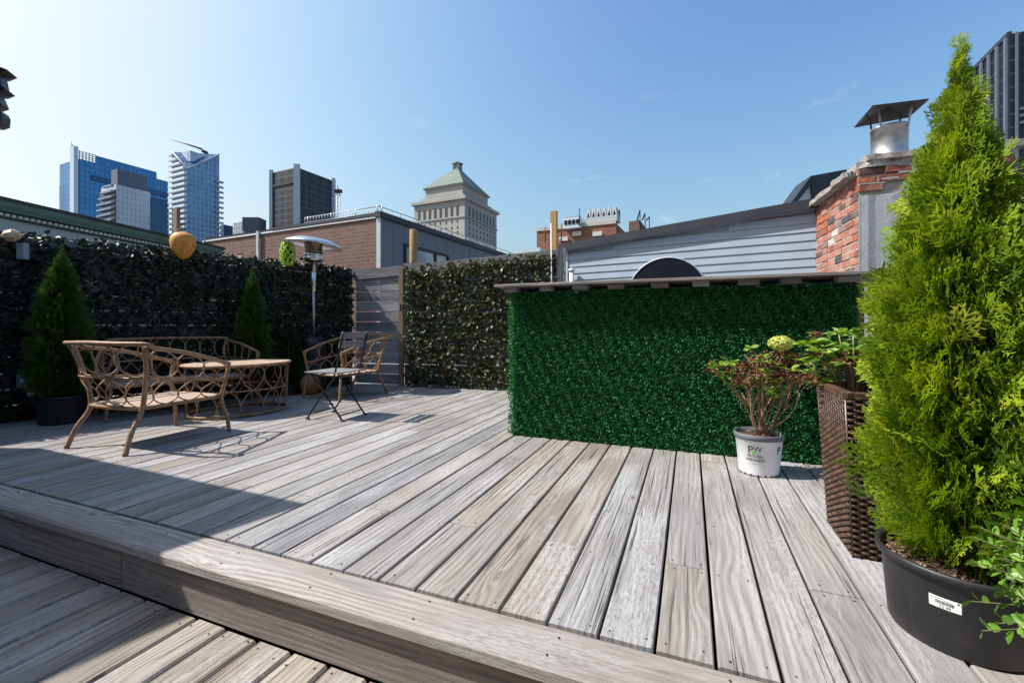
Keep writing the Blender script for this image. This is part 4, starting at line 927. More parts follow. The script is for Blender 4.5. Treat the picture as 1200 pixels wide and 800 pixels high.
wc = along(HL, HWD, 781); wz = zat(347.6, wc.y); Rw = 47.6 / F * wc.y * .97
rw = MB().lathe(V((wc.x, wc.y, wz)), [(Rw, .0), (Rw, .035), (Rw - .014, .037), (Rw - .016, .02)], 72, axis=HWN, cap=(False, False)).build('round_window', M['trimgrey'], hs, 'big round black window with a thin pale rim')
MB().lathe(V((wc.x, wc.y, wz)), [(Rw - .012, .018), (Rw - .012, .024)], 72, axis=HWN, sm=False).build('pane', M['glassblack'], rw)
a_ = along(HL, HWD, 673); a_ = a_ + HWN * .10
vp = MB(); vp.tube([(a_.x, a_.y, .9), (a_.x, a_.y, zat(318, a_.y))], .035, 12); vp.lathe((a_.x, a_.y, zat(318, a_.y)), [(.05, 0), (.05, .035), (.02, .05)], 14); vp.build('vent_pipe', M['trimwhite'], hs)
# dormer on the house behind
dm = thing('roof_dormer', P(950, 225, 8.2), 'small dark gabled dormer with a white side peeping over the house roof beside the chimney', 'dormer')
Yd = 8.2; dv = V((.01, .02, 0))
def slabpoly(pts, mat, name):
    m = MB(); n = len(pts); m.v = [tuple(p) for p in pts] + [tuple(p + dv) for p in pts]
    m.face(list(range(n)), [(0, 0)] * n); m.face(list(range(n, 2 * n))[::-1], [(0, 0)] * n)
    for i in range(n): j = (i + 1) % n; m.face([j, i, n + i, n + j], [(0, 0)] * 4)
    return m.build(name, mat, dm)
slabpoly([P(934, 262, Yd), P(953, 262, Yd), P(953, 213, Yd), P(951, 213, Yd), P(934, 236, Yd)], M['trimwhite'], 'gable')
dv = V((.1, .6, 0)); slabpoly([P(927, 238, Yd - .1), P(933, 238, Yd - .1), P(953, 213, Yd - .1), P(951, 205.5, Yd - .1)], M['fascia'], 'rake')
dv = V((.1, .6, 0)); slabpoly([P(953, 262, Yd - .05), P(1000, 262, Yd - .05), P(992, 198.5, Yd - .05), P(951, 206, Yd - .05)], M['fascia'], 'roof')
# chimney
CD = V((.317, .948, 0)).normalized(); CR = V((.948, -.317, 0)).normalized(); C0 = P(1006, 382, 4.2); C0.z = 0
chm = thing('brick_chimney', (C0.x, C0.y, -.5), 'crumbling red brick chimney with a grey cement patch and stone caps', 'chimney')
CWd, CDp = 1.12, 1.47
ZT = 2.335
MB().box(C0 + CR * .001 + CD * .001 + V((0, 0, -.5)), CR * (CWd - .002), CD * (CDp - .002), V((0, 0, ZT + .5 - .02))).build('mortar_core', M['mortar'], chm)
bk = MB(); crs = .0752; row = 0; z = ZT - crs * 31
def brick(o, a, lena, b_, c, r=None):
    j = lambda s: random.uniform(-s, s)
    bk.box(o + V((j(.002), j(.002), j(.002))), a * lena, b_, c, r=random.random() if r is None else r)
while z < ZT - .01:
    # left face
    s_ = 0 if row % 2 else -.10
    while s_ < CDp - .02:
        Lb = random.choice((.20, .205, .10 if random.random() < .5 else .2)); e = min(s_ + Lb, CDp); b0 = max(s_, 0)
        if e - b0 > .03 and not (random.random() < .02): brick(C0 + CD * b0 - CR * (.002 + random.uniform(0, .008)) + V((0, 0, z)), CD, e - b0 - .011, CR * .05, V((0, 0, crs - .011)))
        s_ += Lb
    # front face: only the broken courses above the cement
    if z > 2.05:
        s_ = -.004
        while s_ < CWd:
            Lb = random.choice((.21, .2, .15, .3)); out = random.uniform(0, .05); e = min(s_ + Lb, CWd)
            if random.random() > .16: brick(C0 + CR * s_ - CD * (.006 + out * .6) + V((0, 0, z)), CR, e - s_ - .012, CD * .07, V((0, 0, crs - .014 + random.uniform(-.006, 0))), random.choice((.05, .2, .34, .62, .1, .4, .62, .7)))
            s_ += Lb
    z += crs; row += 1
bk.v = [(x + random.uniform(-.004, .004), y + random.uniform(-.004, .004), z + random.uniform(-.003, .003)) for x, y, z in bk.v]
bk.build('bricks', M['oldbrick'], chm, bevel=.006)
def rough_slab(mb, o, a, b_, c, nx=18, seed=0, amp=.012):
    g = random.Random(seed); k = len(mb.v)
    # outline ring with ragged edge
    ring = []
    for (p, q) in ((V((0, 0, 0)), a), (a, b_), (a + b_, -a), (b_, -b_)):
        for i in range(nx): ring.append(o + p + q * (i / nx) + V((g.uniform(-amp, amp), g.uniform(-amp, amp), 0)))
    n = len(ring)
    for p in ring: mb.v.append(tuple(p + V((0, 0, g.uniform(-.004, .004)))))
    for p in ring: mb.v.append(tuple(p + c + V((g.uniform(-amp, amp), g.uniform(-amp, amp), g.uniform(-.006, .006)))))
    mb.face(list(range(k, k + n))[::-1], [(0, 0)] * n); mb.face(list(range(k + n, k + 2 * n)), [(0, 0)] * n)
    for i in range(n): j = (i + 1) % n; mb.face([k + i, k + j, k + n + j, k + n + i], [(0, 0)] * 4)
sb = MB(); rough_slab(sb, C0 - CR * .10 + CD * .02 + V((0, 0, 2.265)), CD * (CDp + .10), CR * .098, V((0, 0, .05)), seed=3); sb.build('side_cap', M['slab'], chm)
sb = MB(); rough_slab(sb, C0 + CR * .055 - CD * .05 + V((0, 0, 2.385)), CR * (CWd + .02), CD * .85, V((0, 0, .055)), seed=5, amp=.008); sb.build('top_cap', M['slab'], chm)
mo = MB(); rough_slab(mo, C0 + CR * .0 - CD * .02 + V((0, 0, 2.325)), CR * (CWd), CD * .8, V((0, 0, .06)), seed=8, amp=.02); mo.build('mortar_bed', M['mortar'], chm)
ce = MB(); rough_slab(ce, C0 + CR * .004 - CD * .02 + V((0, 0, .01)), CR * (CWd - .01), CD * .03, V((0, 0, 2.055)), seed=2, amp=.004); ce.build('cement_patch', M['cement'], chm)
ce = MB()
for (s0, s1, z0_, z1_) in ((.30, .62, 2.245, 2.33), (.17, .30, 2.20, 2.215), (.0, .2, 2.168, 2.178)):
    ce.box(C0 + CR * s0 - CD * .024 + V((0, 0, z0_)), CR * (s1 - s0), CD * .02, V((0, 0, z1_ - z0_)))
rough_slab(ce, C0 + CR * .30 - CD * .026 + V((0, 0, 2.06)), CR * .07, CD * .03, V((.05, 0, .12)), nx=5, seed=4, amp=.012)
ce.build('cement_smears', M['cement'], chm, bevel=.004)
pc_ = P(1042, 382, 4.45); 
fl = thing('chimney_flue', (pc_.x, pc_.y, 2.44), 'round steel flue pipe with a tilted square rain cap on top of the chimney', 'flue')
MB().lathe((pc_.x, pc_.y, 2.435), [(.150, 0), (.150, .02), (.147, .022), (.147, .36), (.152, .362), (.152, .385), (.146, .387), (.143, .36)], 40, cap=(True, False)).build('pipe', M['steeldull'], fl)
MB().lathe((pc_.x, pc_.y, 2.60), [(.143, 0), (.01, .01)], 24, cap=(False, True)).build('pipe_throat', M['darkmetal'], fl)
cn = [P(1022.5, 125, 4.28), P(1088.7, 117, 4.152), P(1065, 138, 4.51), P(1001, 150, 4.743)]
cp = MB(); kk = 0; ctr = sum(cn, V((0, 0, 0))) / 4 + V((0, 0, .075))
for p in cn: cp.v.append(tuple(p))
for p in cn: cp.v.append(tuple(p + V((0, 0, .012))))
cp.v.append(tuple(ctr)); cp.v.append(tuple(ctr + V((0, 0, .012))))
for i in range(4):
    j = (i + 1) % 4; cp.face([i, 8, j], [(0, 0)] * 3, 0); cp.face([4 + i, 4 + j, 9], [(0, 0)] * 3, 0); cp.face([i, j, 4 + j, 4 + i], [(0, 0)] * 4, 0)
cp.build('rain_cap', M['darkmetal'], fl)
for a in (.4, 1.97, 3.54, 5.1):
    q = V((pc_.x + .15 * math.cos(a), pc_.y + .15 * math.sin(a), 2.78)); MB().box(q, (0.02, 0, 0), (0, .004, 0), ctr * 0 + V((.03 * math.cos(a), .03 * math.sin(a), .19))).build('strut', M['steeldull'], fl)

# ------------------------------------------------------------------ stair bulkhead out of frame on the left (casts the big shadow) and its lantern
K0 = V((-3.105, 2.19, 0)); ka = V((-.92, .39, 0)).normalized(); kb = V((-.585, -.81, 0)).normalized(); kd = MB()
k1 = K0 + ka * 2.5; k2 = K0 + kb * 4; k3 = k1 + kb * 4
kd.v = [tuple(q + V((0, 0, z))) for z in (-.3, 2.5) for q in (K0, k1, k3, k2)]
for f_ in ((0, 1, 5, 4), (1, 2, 6, 5), (2, 3, 7, 6), (3, 0, 4, 7), (4, 5, 6, 7), (3, 2, 1, 0)): kd.face(list(f_), [(0, 0), (2, 0), (2, 2), (0, 2)])
tag(kd.build('stair_bulkhead', M['siding']), 'tall grey stair bulkhead just left of the view, casting the large deck shadow', 'building')
rh = thing('rear_light_blocker', (0, -2.6, -.3), 'unseen dark wall with a door, added behind the viewpoint to cut sky light', 'house')
MB().box((-6.5, -5.6, -3), (12.5, 0, 0), (0, 3.0, 0), (0, 0, 7.2)).build('wall', plain('blue_grey_blocker', (.10, .12, .15), .8), rh)  # added out of view behind the camera to dim the sky light
MB().box((-.2, -2.6, -.3), (.95, 0, 0), (0, .05, 0), (0, 0, 2.1)).build('door', M['blackmetal'], rh)
lx, ly = -10.62, 9.0
zb_ = zat(112, ly); Zl = lambda py: zat(py, ly) - zb_
ln = thing('pagoda_lantern', (lx, ly, 3.0), 'black pagoda shaped lantern on a pole high at the left edge against the pale sky', 'lantern')
MB().lathe((lx, ly, zb_), [(.05, Zl(70)), (.08, Zl(77)), (.45, Zl(81.5)), (.30, Zl(86)), (.34, Zl(100)), (.42, Zl(104)), (.28, Zl(107)), (.27, Zl(110)), (.335, Zl(122)), (.2, Zl(123)), (.22, Zl(126)), (.33, Zl(130)), (.355, Zl(134)), (.345, Zl(144)), (.1, Zl(146))], 8, sm=False).build('body', M['blackmetal'], ln)
MB().tube([(lx, ly, 3.0), (lx, ly, zb_ + Zl(144))], .05, 8).build('pole', M['blackmetal'], ln)

# ------------------------------------------------------------------ city beyond
B1 = V((-2.034, 1, 0)).normalized(); B2 = V((.462, 1, 0)).normalized()
def wall_quad(mb, a, b_, z0, z1, r=0., z1b=None):
    z1b = z1 if z1b is None else z1b; L_ = (b_ - a).length; k = len(mb.v)
    mb.v += [(a.x, a.y, z0), (b_.x, b_.y, z0), (b_.x, b_.y, z1b), (a.x, a.y, z1)]; mb.face([k, k+1, k+2, k+3], [(0, z0), (L_, z0), (L_, z1b), (0, z1)], r)
def block(corner_px, Y, left_px, right_px, ytop, zb=-12., zt=None, dl=None, dr=None):
    """a box seen corner-on: its near corner, the far ends of its left and right faces"""
    c = P(corner_px, 382, Y); c.z = 0; z = zat(ytop, Y) if zt is None else zt
    l = along(c, B1 if dl is None else dl, left_px) if left_px is not None else None; r = along(c, B2 if dr is None else dr, right_px) if right_px is not None else None
    return c, l, r, z
def body(mb, c, l, r, z0, z1):
    b_ = l + (r - c); wall_quad(mb, l, c, z0, z1); wall_quad(mb, c, r, z0, z1); wall_quad(mb, r, b_, z0, z1); wall_quad(mb, b_, l, z0, z1)
    mb.poly([(c.x, c.y, z1), (r.x, r.y, z1), (b_.x, b_.y, z1), (l.x, l.y, z1)])
# left neighbour with a copper cornice
cb0 = P(-60, 382, 7.4); cdir = V((.124, 1, 0)).normalized(); cb0 = V(((-600) / F * 8, 8, 0)) - cdir * 1.6; cb1 = along(cb0, cdir, 247); cn_ = V((cdir.y, -cdir.x, 0)); zc = 3.09
cbd = thing('corniced_building', (cb0.x, cb0.y, -12), 'old building with green copper cornice and dentils beyond the left fence', 'building')
Lc = (cb1 - cb0).length
m = MB(); m.box(cb0 + V((0, 0, -12)) - cn_ * 6, cdir * Lc, cn_ * 6, V((0, 0, 12 + zc - .30))); m.build('wall', plain('pale_painted_wall', (.34, .40, .43), .8, 0, .15, 3), cbd)
MB().box(cb0 + cn_ * .003 + V((0, 0, zc - .06)) - cn_ * 6, cdir * (Lc + .1), cn_ * 6.38, V((0, 0, .06))).build('roof_edge', plain('dark_brown_roof_edge', (.035, .028, .03), .7, 0, .4, 3), cbd)
cop = plain('green_copper', (.10, .21, .18), .6, 0, .2, 3)
k = len(m.v); m = MB()
for (o0, z0, o1, z1) in ((.36, -.062, .30, -.13), (.30, -.13, .16, -.185), (.16, -.185, .15, -.20)):
    a, b_ = cb0, cb0 + cdir * (Lc + .08); kk = len(m.v)
    m.v += [tuple(a + cn_ * o1 + V((0, 0, zc + z1))), tuple(b_ + cn_ * o1 + V((0, 0, zc + z1))), tuple(b_ + cn_ * o0 + V((0, 0, zc + z0))), tuple(a + cn_ * o0 + V((0, 0, zc + z0)))]; m.face([kk, kk+1, kk+2, kk+3], [(0, 0), (Lc, 0), (Lc, .1), (0, .1)])
m.build('cornice', cop, cbd)
MB().box(cb0 + V((0, 0, zc - .31)), cdir * Lc, cn_ * .06, V((0, 0, .12))).build('dentil_band', plain('dark_green_band', (.02, .045, .045), .7), cbd)
m = MB(); q = 0
pd = plain('pale_dentils', (.55, .58, .56), .8)
while q < Lc - .1: MB().box(cb0 + cdir * q + cn_ * .062 + V((0, 0, zc - .275)), cdir * .05, cn_ * .05, V((0, 0, .05))).build('dentil', pd, cbd); q += .095
# brick building with grey gable side
brk = brickmat('brown_red_brick', (.23, .105, .075), (.13, .065, .05), (.18, .14, .12), .42, .115, .02)
c, l, r, z = block(445, 14, 240, 640, 247)
bb = thing('brick_building', (c.x, c.y, -12), 'brown brick building with dark grey side wall and roof railing behind the fence', 'building')
z = zat(249, 14)
m = MB(); wall_quad(m, l, c, -12, z - .12); b_ = l + (r - c); wall_quad(m, b_, l, -12, z - .12); m.build('brick_wall', brk, bb)
m = MB(); wall_quad(m, c, r, -12, z - .03); wall_quad(m, r, b_, -12, z - .03); m.poly([(c.x, c.y, z - .02), (r.x, r.y, z - .02), (b_.x, b_.y, z - .02), (l.x, l.y, z - .02)])
# standing seams on the grey cladding
gm = plain('blue_grey_cladding', (.15, .165, .20), .55, 0, .08, 1.); m.build('grey_wall', gm, bb)
NB1 = V((-B1.y, B1.x, 0)); NB1 = NB1 if NB1.y < 0 else -NB1; NB2 = V((B2.y, -B2.x, 0))
sm = MB(); q = .6; LB2 = (r - c).length
while q < LB2: sm.box(c + B2 * q + NB2 * .002 + V((0, 0, -1)), B2 * .025, NB2 * .006, V((0, 0, z + .8))); q += .62
sm.build('cladding_seams', gm, bb)
MB().box(c - B1 * .04 + NB1 * .06 + V((0, 0, z - .1)), B1 * ((l - c).length * .55), -NB1 * .2, V((0, 0, .10))).build('parapet', M['fascia'], bb)
MB().box(c - B1 * .04 + NB1 * .045 + V((0, 0, z - .165)), B1 * ((l - c).length + .04), -NB1 * .04, V((0, 0, .05))).build('coping', M['trimwhite'], bb)
MB().box(c + B1 * (l - c).length * .55 + NB1 * .03 + V((0, 0, z - .105)), B1 * ((l - c).length * .45), -NB1 * .2, V((0, 0, .06))).build('low_parapet', M['fascia'], bb)
MB().box(c + NB2 * .10 - B2 * .10 + V((0, 0, z - .16)), B2 * LB2, -NB2 * .22, V((0, 0, .18))).build('roof_edge', M['fascia'], bb)
MB().box(c + NB1 * .04 - B1 * .06 + V((0, 0, -12)), B1 * .16, -NB1 * .03, V((0, 0, 12 + z - .17))).build('corner_trim', M['trimgrey'], bb)
for px_ in (306, 242.5):
    q = along(c, B1, px_) + NB1 * .05; MB().box(q + V((0, 0, -12)), B1 * .13, NB1 * .06, V((0, 0, 12 + zat(271 if px_ > 300 else 282, q.y)))).build('downpipe', M['trimgrey'], bb)
w0, w1 = along(c, B2, 473), along(c, B2, 524.5); wz0, wz1 = zat(312, w0.y), zat(285.5, w0.y)
wf = MB(); th = .08
for (a_, b_, z0, z1) in ((0, 1, wz1 - th, wz1), (0, 1, wz0, wz0 + th)): wf.box(w0 + NB2 * .01 + V((0, 0, z0)), (w1 - w0), NB2 * .06, V((0, 0, z1 - z0)))
for f_ in (0, .68, 1): wf.box(w0.lerp(w1, f_) - B2 * (.06 if f_ else 0) + NB2 * .012 + V((0, 0, wz0 + th)), B2 * .10, NB2 * .05, V((0, 0, wz1 - wz0 - 2 * th)))
wfo = wf.build('window', M['blackmetal'], bb)
s = N('blue_window_glass'); s.set(s.mix(s.ramp(s.noise(s.coord('UV', (.5, 2, 1)), 1., 3), .4, .6), (.05, .12, .17), (.12, .25, .33)), .05, .2, .8)
MB().box(w0 + NB2 * .003 + V((0, 0, wz0 + .02)), w1 - w0, NB2 * .012, V((0, 0, wz1 - wz0 - .04))).build('pane', s.m, wfo)
rl = MB(); ra = along(c, B1, 354); zr0 = z + .01; hgt = .22
for (p, d_, Ln) in ((c + NB1 * -.1, B1, (ra - c).length), (c + NB2 * -.1, B2, LB2)):
    p = p + V((0, 0, zr0)); rl.tube([p + V((0, 0, hgt)), p + d_ * Ln + V((0, 0, hgt))], .016, 5); rl.tube([p + V((0, 0, .04)), p + d_ * Ln + V((0, 0, .04))], .012, 5)
    q = 0; i = 0
    while q <= Ln: rl.tube([p + d_ * q, p + d_ * q + V((0, 0, hgt + (.02 if i % 8 == 0 else 0)))], .018 if i % 8 == 0 else .008, 4); q += .14; i += 1
rl.build('roof_railing', M['trimgrey'], bb)
# pale low box building
c, l, r, z = block(633, 60, 604, 640, 290)
m = MB(); body(m, c, l, r, -12, z); tag(m.build('pale_building', plain('pale_blue_cladding', (.45, .52, .58), .5, 0, .05, .3)), 'small pale blue box building just above the ivy fence top', 'building')
# orange brick building with rooftop plant
c, l, r, z = block(722, 120, 629, 772, 261.5)
ob = thing('orange_building', (c.x, c.y, -12), 'orange brick building with cooling units on its roof behind the tall timber post', 'building')
m = MB(); body(m, c, l, r, -12, z); m.build('wall', brickmat('orange_brick', (.25, .105, .065), (.20, .085, .05), (.27, .14, .09), 1.4, .5, .05), ob)
MB().box(c + NB1 * .3 + V((0, 0, z - .1)), l - c, -NB1 * .5, V((0, 0, 1.))).build('parapet', plain('pale_stone_coping', (.42, .40, .38), .8), ob)
for i, px_ in enumerate((666, 682, 706)):
    q = along(c, B1, px_) + NB1 * .3; MB().box(q + V((0, 0, zat((282, 276, 276)[i], q.y))), B1 * 2.6, NB1 * .3, V((0, 0, 1.2))).build('window', plain('pale_shutter', (.5, .5, .48), .6), ob)
MB().box(along(c, B1, 659) + NB1 * .3 + V((0, 0, z - 7.6)), B1 * .8, NB1 * .3, V((0, 0, 4.5))).build('red_sign', plain('dark_red_panel', (.30, .05, .04), .6), ob)
ct_ = thing('cooling_tower', along(c, B1, 672), 'blue white louvred cooling unit on the roof of the orange brick building', 'cooling unit')
a_ = along(c, B1, 663) - NB1 * -2; e_ = along(c, B1, 682) - NB1 * -2; zz_ = zat(268, a_.y)
ORG[ct_] = ct_.location.copy()
MB().box(a_ + V((0, 0, zz_)), e_ - a_, NB1 * -5, V((0, 0, 2.9))).build('housing', plain('pale_unit_casing', (.52, .58, .64), .5), ct_)
for i in range(4): q = a_.lerp(e_, .06 + .24 * i); MB().box(q + NB1 * .05 + V((0, 0, zz_ + 1.)), (e_ - a_) * .17, NB1 * .1, V((0, 0, 1.2))).build('louvre', M['glassblack'], ct_)
for i in range(4): q = a_.lerp(e_, .1 + .22 * i); MB().lathe(q - NB1 * 2 + V((0, 0, zz_ + 2.9)), [(.8, 0), (.9, .4), (.7, .5)], 12).build('fan', M['darkmetal'], ct_)
a_ = along(c, B1, 686.5); e_ = along(c, B1, 723); zz_ = z + .9
zg = thing('zigzag_screen', a_ + V((0, 0, zz_)), 'row of pale zigzag vent hoods at the roof corner of the orange brick building', 'vent hoods')
MB().box(a_ + V((0, 0, zz_ - .2)), e_ - a_, NB1 * -4, V((0, 0, 1.6))).build('plinth', plain('pale_vent_base', (.40, .43, .46), .6), zg)
for i in range(6):
    q0 = a_.lerp(e_, (i + .05) / 6); q1 = a_.lerp(e_, (i + .95) / 6); qm = q0.lerp(q1, .5); m = MB(); zt_ = zz_ + 1.4
    for (x0, x1) in ((q0, qm), (qm, q1)):
        pass
    m.poly([q0 + V((0, 0, zt_)), q0.lerp(qm, .35) + V((0, 0, zt_)), qm + V((0, 0, zt_ + 1.6)), q1.lerp(qm, .35) + V((0, 0, zt_)), q1 + V((0, 0, zt_)), q1.lerp(qm, .5) + V((0, 0, zt_ + 2.3)), q0.lerp(qm, .5) + V((0, 0, zt_ + 2.3))])
    o = m.build('vent_hood', plain('pale_vent_hood', (.50, .53, .56), .6) if i == 0 else bpy.data.materials['pale_vent_hood'], zg); md = o.modifiers.new('s', 'SOLIDIFY'); md.thickness = 3.
MB().box(a_ - NB1 * 3.6 + V((0, 0, zz_ + 1.4)), e_ - a_, NB1 * -.3, V((0, 0, 2.0))).build('dark_backing', M['darkmetal'], zg)
for i, (px_, y0, y1, Yy) in enumerate(((658, 275, 262, 118), (679, 256, 244, 118), (750, 262, 246, 140), (756, 262, 250, 140), (761, 262, 254, 140), (639, 275, 266, 118))):
    q = P(px_, 382, Yy); m = MB(); m.tube([(q.x, q.y, zat(y0, Yy) - 2), (q.x, q.y, zat(y1, Yy))], .14, 5)
    if i in (2, 3, 4): m.tube([(q.x, q.y, zat(y1, Yy) + .0), (q.x - .9, q.y, zat(y0, Yy) + 1.)], .22, 5)
    tag(m.build('antenna', M['darkmetal']), ['short dark roof antenna just right of the tall yellow timber post', 'whip antenna above the cooling unit of the orange building', 'tallest curved antenna above the black fascia', 'middle curved antenna above the black fascia', 'shortest curved antenna, rightmost above the black fascia', 'tiny antenna at the left end of the orange building roof'][i], 'antenna', 'roof antennas on the brick blocks')
c, l, r, z = block(750, 140, 737, 775, 258)
m = MB(); body(m, c, l, r, -12, z); tag(m.build('brown_building', brickmat('dark_brown_brick', (.16, .09, .07), (.12, .075, .06), (.15, .11, .09), 1.4, .5, .05)), 'dark brown brick block with antennas, right of the zigzag vent hoods', 'building')
# stone tower with copper roof
Ys = 250
c, l, r, z = block(544.5, Ys, 485.5, 582, 233)
stone = plain('pale_grey_stone', (.36, .345, .32), .85, 0, .12, .05); win = plain('dark_recessed_window', (.035, .045, .055), .4)
st_ = thing('stone_tower', (c.x, c.y, -12), 'pale stone classical tower with green pyramid roof and small cupola', 'tower')
m = MB(); body(m, c, l, r, -12, z); m.build('shaft', stone, st_)
def cornice(c, l, r, z, o, h, name, mat=stone):
    LL, LR = (l - c).length, (r - c).length; m = MB(); p = c + NB1 * o + NB2 * o
    m.box(c - B1 * o - B2 * o + V((0, 0, z)), B1 * (LL + 2 * o), B2 * (LR + 2 * o), V((0, 0, h))); return m.build(name, mat, st_)
cornice(c, l, r, z, 1.4, 1.6, 'cornice'); cornice(c, l, r, zat(254, Ys) + .0, .5, .8, 'string_course'); 
c2, l2, r2, z2 = block(542, Ys * 1.012, 498.5, 571.5, 216)
m = MB(); body(m, c2, l2, r2, z, z2); m.build('upper_storey', stone, st_); cornice(c2, l2, r2, z2, .9, .7, 'eaves', stone)
cornice(c2, l2, r2, z + 1.6, 1.8, 1.8, 'ledge')
ctr2 = (l2 + r2) / 2; apz = zat(201, ctr2.y) + 1.; copm = plain('pale_green_copper_roof', (.095, .14, .11), .6, 0, .2, .1)
b2 = l2 + (r2 - c2); o_ = 1.3; e1 = [c2 - B1 * o_ - B2 * o_, r2 - B1 * o_ + B2 * o_, b2 + B1 * o_ + B2 * o_, l2 + B1 * o_ - B2 * o_]; m = MB(); zt_ = z2 + .7; w4 = [ctr2 + (q - ctr2) * .12 for q in e1]
for i in range(4):
    j = (i + 1) % 4; m.poly([e1[i] + V((0, 0, zt_)), e1[j] + V((0, 0, zt_)), w4[j] + V((0, 0, apz)), w4[i] + V((0, 0, apz))])
m.poly([q + V((0, 0, apz)) for q in w4]); m.build('roof', copm, st_)
m = MB(); cu = [ctr2 + (q - ctr2) * .11 for q in e1]; zc_ = zat(192, ctr2.y)
for q in cu: m.box(q + V((-.5, -.5, apz - .2)), (1.1, 0, 0), (0, 1.1, 0), (0, 0, zc_ - apz))
m.box(ctr2 - B1 * 1.5 - B2 * 1.5 + V((0, 0, apz)), B1 * 3, B2 * 3, V((0, 0, zc_ - apz - .5)), r=0); m.build('cupola', stone, st_)
MB().lathe(ctr2 + V((0, 0, zc_ - .4)), [(3.6, 0), (3.6, .5), (2.2, 1.0), (.2, 1.5)], 4, sm=False).build('cupola_cap', copm, st_)
wmesh = {}
def windows(c, d_, Ln, nrm, n, z0, z1, frac, start=.08, end=.95, name='window'):
    for i in range(n):
        s_ = Ln * (start + (end - start) * (i + .5 - frac / 2) / n); wd = Ln * (end - start) / n * frac
        MB().box(c + d_ * s_ + V((0, 0, z0)), d_ * wd, nrm * .12, V((0, 0, z1 - z0))).build(name, win, st_)
L1, L2 = (l - c).length, (r - c).length
windows(c, B1, L1, NB1, 8, zat(252, Ys), zat(240, Ys), .42); windows(c, B2, L2, NB2, 8, zat(255, Ys), zat(240, Ys), .45)
for k, (ya, yb) in enumerate(((260, 257), (267, 264), (274, 270), (281, 278))):
    windows(c, B1, L1, NB1, 8, zat(ya, Ys), zat(yb, Ys), .22); windows(c, B2, L2, NB2, 8, zat(ya, Ys), zat(yb, Ys), .3)
windows(c2, B1, (l2 - c2).length, NB1, 6, zat(229, Ys), zat(224, Ys), .3, .15, .92); windows(c2, B2, (r2 - c2).length, NB2, 7, zat(229, Ys), zat(224, Ys), .35, .08, .95)
# black office tower
Yb = 280
c, l, r, z = block(348, Yb, 318, 391, 196)
bt = thing('black_tower', (c.x, c.y, -12), 'square black glass office tower with pale corner columns left of the stone tower', 'tower')
bg1 = gridglass('black_curtain_wall', (.008, .011, .02), (.016, .021, .033), (.055, .065, .085), 7., 4., .5, .45, 0.)
m = MB(); body(m, c, l, r, -12, z); m.build('glass_walls', bg1, bt)
grey = plain('pale_concrete_column', (.42, .46, .52), .6)
for q, w_ in ((c, 3.4), (l, 2.), (r, 2.)): MB().box(q + NB1 * .8 + NB2 * .8 + V((-w_ / 2, -.5, -12)), (w_, 0, 0), (0, 1.5, 0), (0, 0, 12 + z + 1.6)).build('column', grey, bt)
zq = zat(214, Yb); MB().box(c + B1 * .5 + NB1 * .3 + V((0, 0, zq)), B1 * ((l - c).length - 1), NB1 * .3, V((0, 0, 1.6))).build('plant_floor', M['fascia'], bt)
for (px_, dz) in ((341, 2.), (352, 1.5), (356, 2.2)): q = P(px_, 382, Yb + 18); MB().box((q.x, q.y, z - 1), (3.4, 0, 0), (0, 4, 0), (0, 0, dz + 1.8)).build('roof_unit', grey, bt)
def crane(px_, Y, ybase, ytop, jib, mat, label, w_=.35):
    q = P(px_, 382, Y); t = thing('tower_crane', (q.x, q.y, -12), label, 'crane'); m = MB(); zt_ = zat(ytop, Y)
    for dx in (-1, 1): m.tube([(q.x + dx * .9, q.y, -12), (q.x + dx * .9, q.y, zt_)], w_, 4)
    z_ = zat(ybase, Y); s_ = 1
    while z_ < zt_ - 2: m.tube([(q.x - .9 * s_, q.y, z_), (q.x + .9 * s_, q.y, z_ + 2.5)], w_ * .6, 4); z_ += 2.5; s_ = -s_
    m.build('mast', mat, t); MB().box((q.x - 2.2, q.y - 1, zt_), (4.4, 0, 0), (0, 2, 0), (0, 0, 2.0)).build('cab', M['darkmetal'], t)
    m = MB(); m.tube([P(a, b_, Y) for a, b_ in jib], w_ * 1.1, 4); m.build('jib', mat, t); return t
crane(396.5, 285, 262, 226, [(397, 225), (394.5, 214)], grey, 'small tower crane beside the right edge of the black tower')
MB_ = P(394, 229, 284)
# glass condo tower with sloped crown
Yc = 240
c, l, r, z = block(219.5, Yc, 201.5, 257, 174)
condo = gridglass('blue_condo_glass', (.09, .22, .42), (.13, .30, .52), (.30, .42, .55), 2.2, 2.9, .28, .2, .35)
cg = thing('condo_tower', (c.x, c.y, -12), 'slim blue glass condo tower with white balcony stripes and angled crown', 'tower')
zv = zat(198, Yc); zr_ = zat(181, r.y); zl_ = zat(178, l.y)
m = MB(); b_ = l + (r - c)
for (a1, b1, za, zb2) in ((l, c, zl_, zv), (c, r, zv, zr_)): wall_quad(m, a1, b1, -12, za, z1b=zb2)
wall_quad(m, r, b_, -12, zr_); wall_quad(m, b_, l, -12, zl_); m.build('glass_walls', condo, cg)
m = MB(); m.poly([(c.x, c.y, zv), (r.x, r.y, zr_), (l.x, l.y, zl_)]); m.poly([(r.x, r.y, zr_), (b_.x, b_.y, zr_), (l.x, l.y, zl_)]); m.build('sloped_crown', gridglass('dark_crown_glass', (.035, .11, .27), (.05, .14, .32), (.06, .15, .3), 2.5, 3., .15, .15, .5), cg)
MB().tube([V((l.x, l.y, zl_)), V((c.x, c.y, zv)), V((r.x, r.y, zr_))], .5, 6).build('crown_edge', grey, cg)
m = MB(); body(m, c + B1 * 3 + B2 * 3, l + B2 * 3, r + B1 * 3, zl_ - 6, zat(176, Yc) + 1.5); m.build('roof_band', plain('pale_crown_glass', (.42, .55, .66), .3, .2), cg)
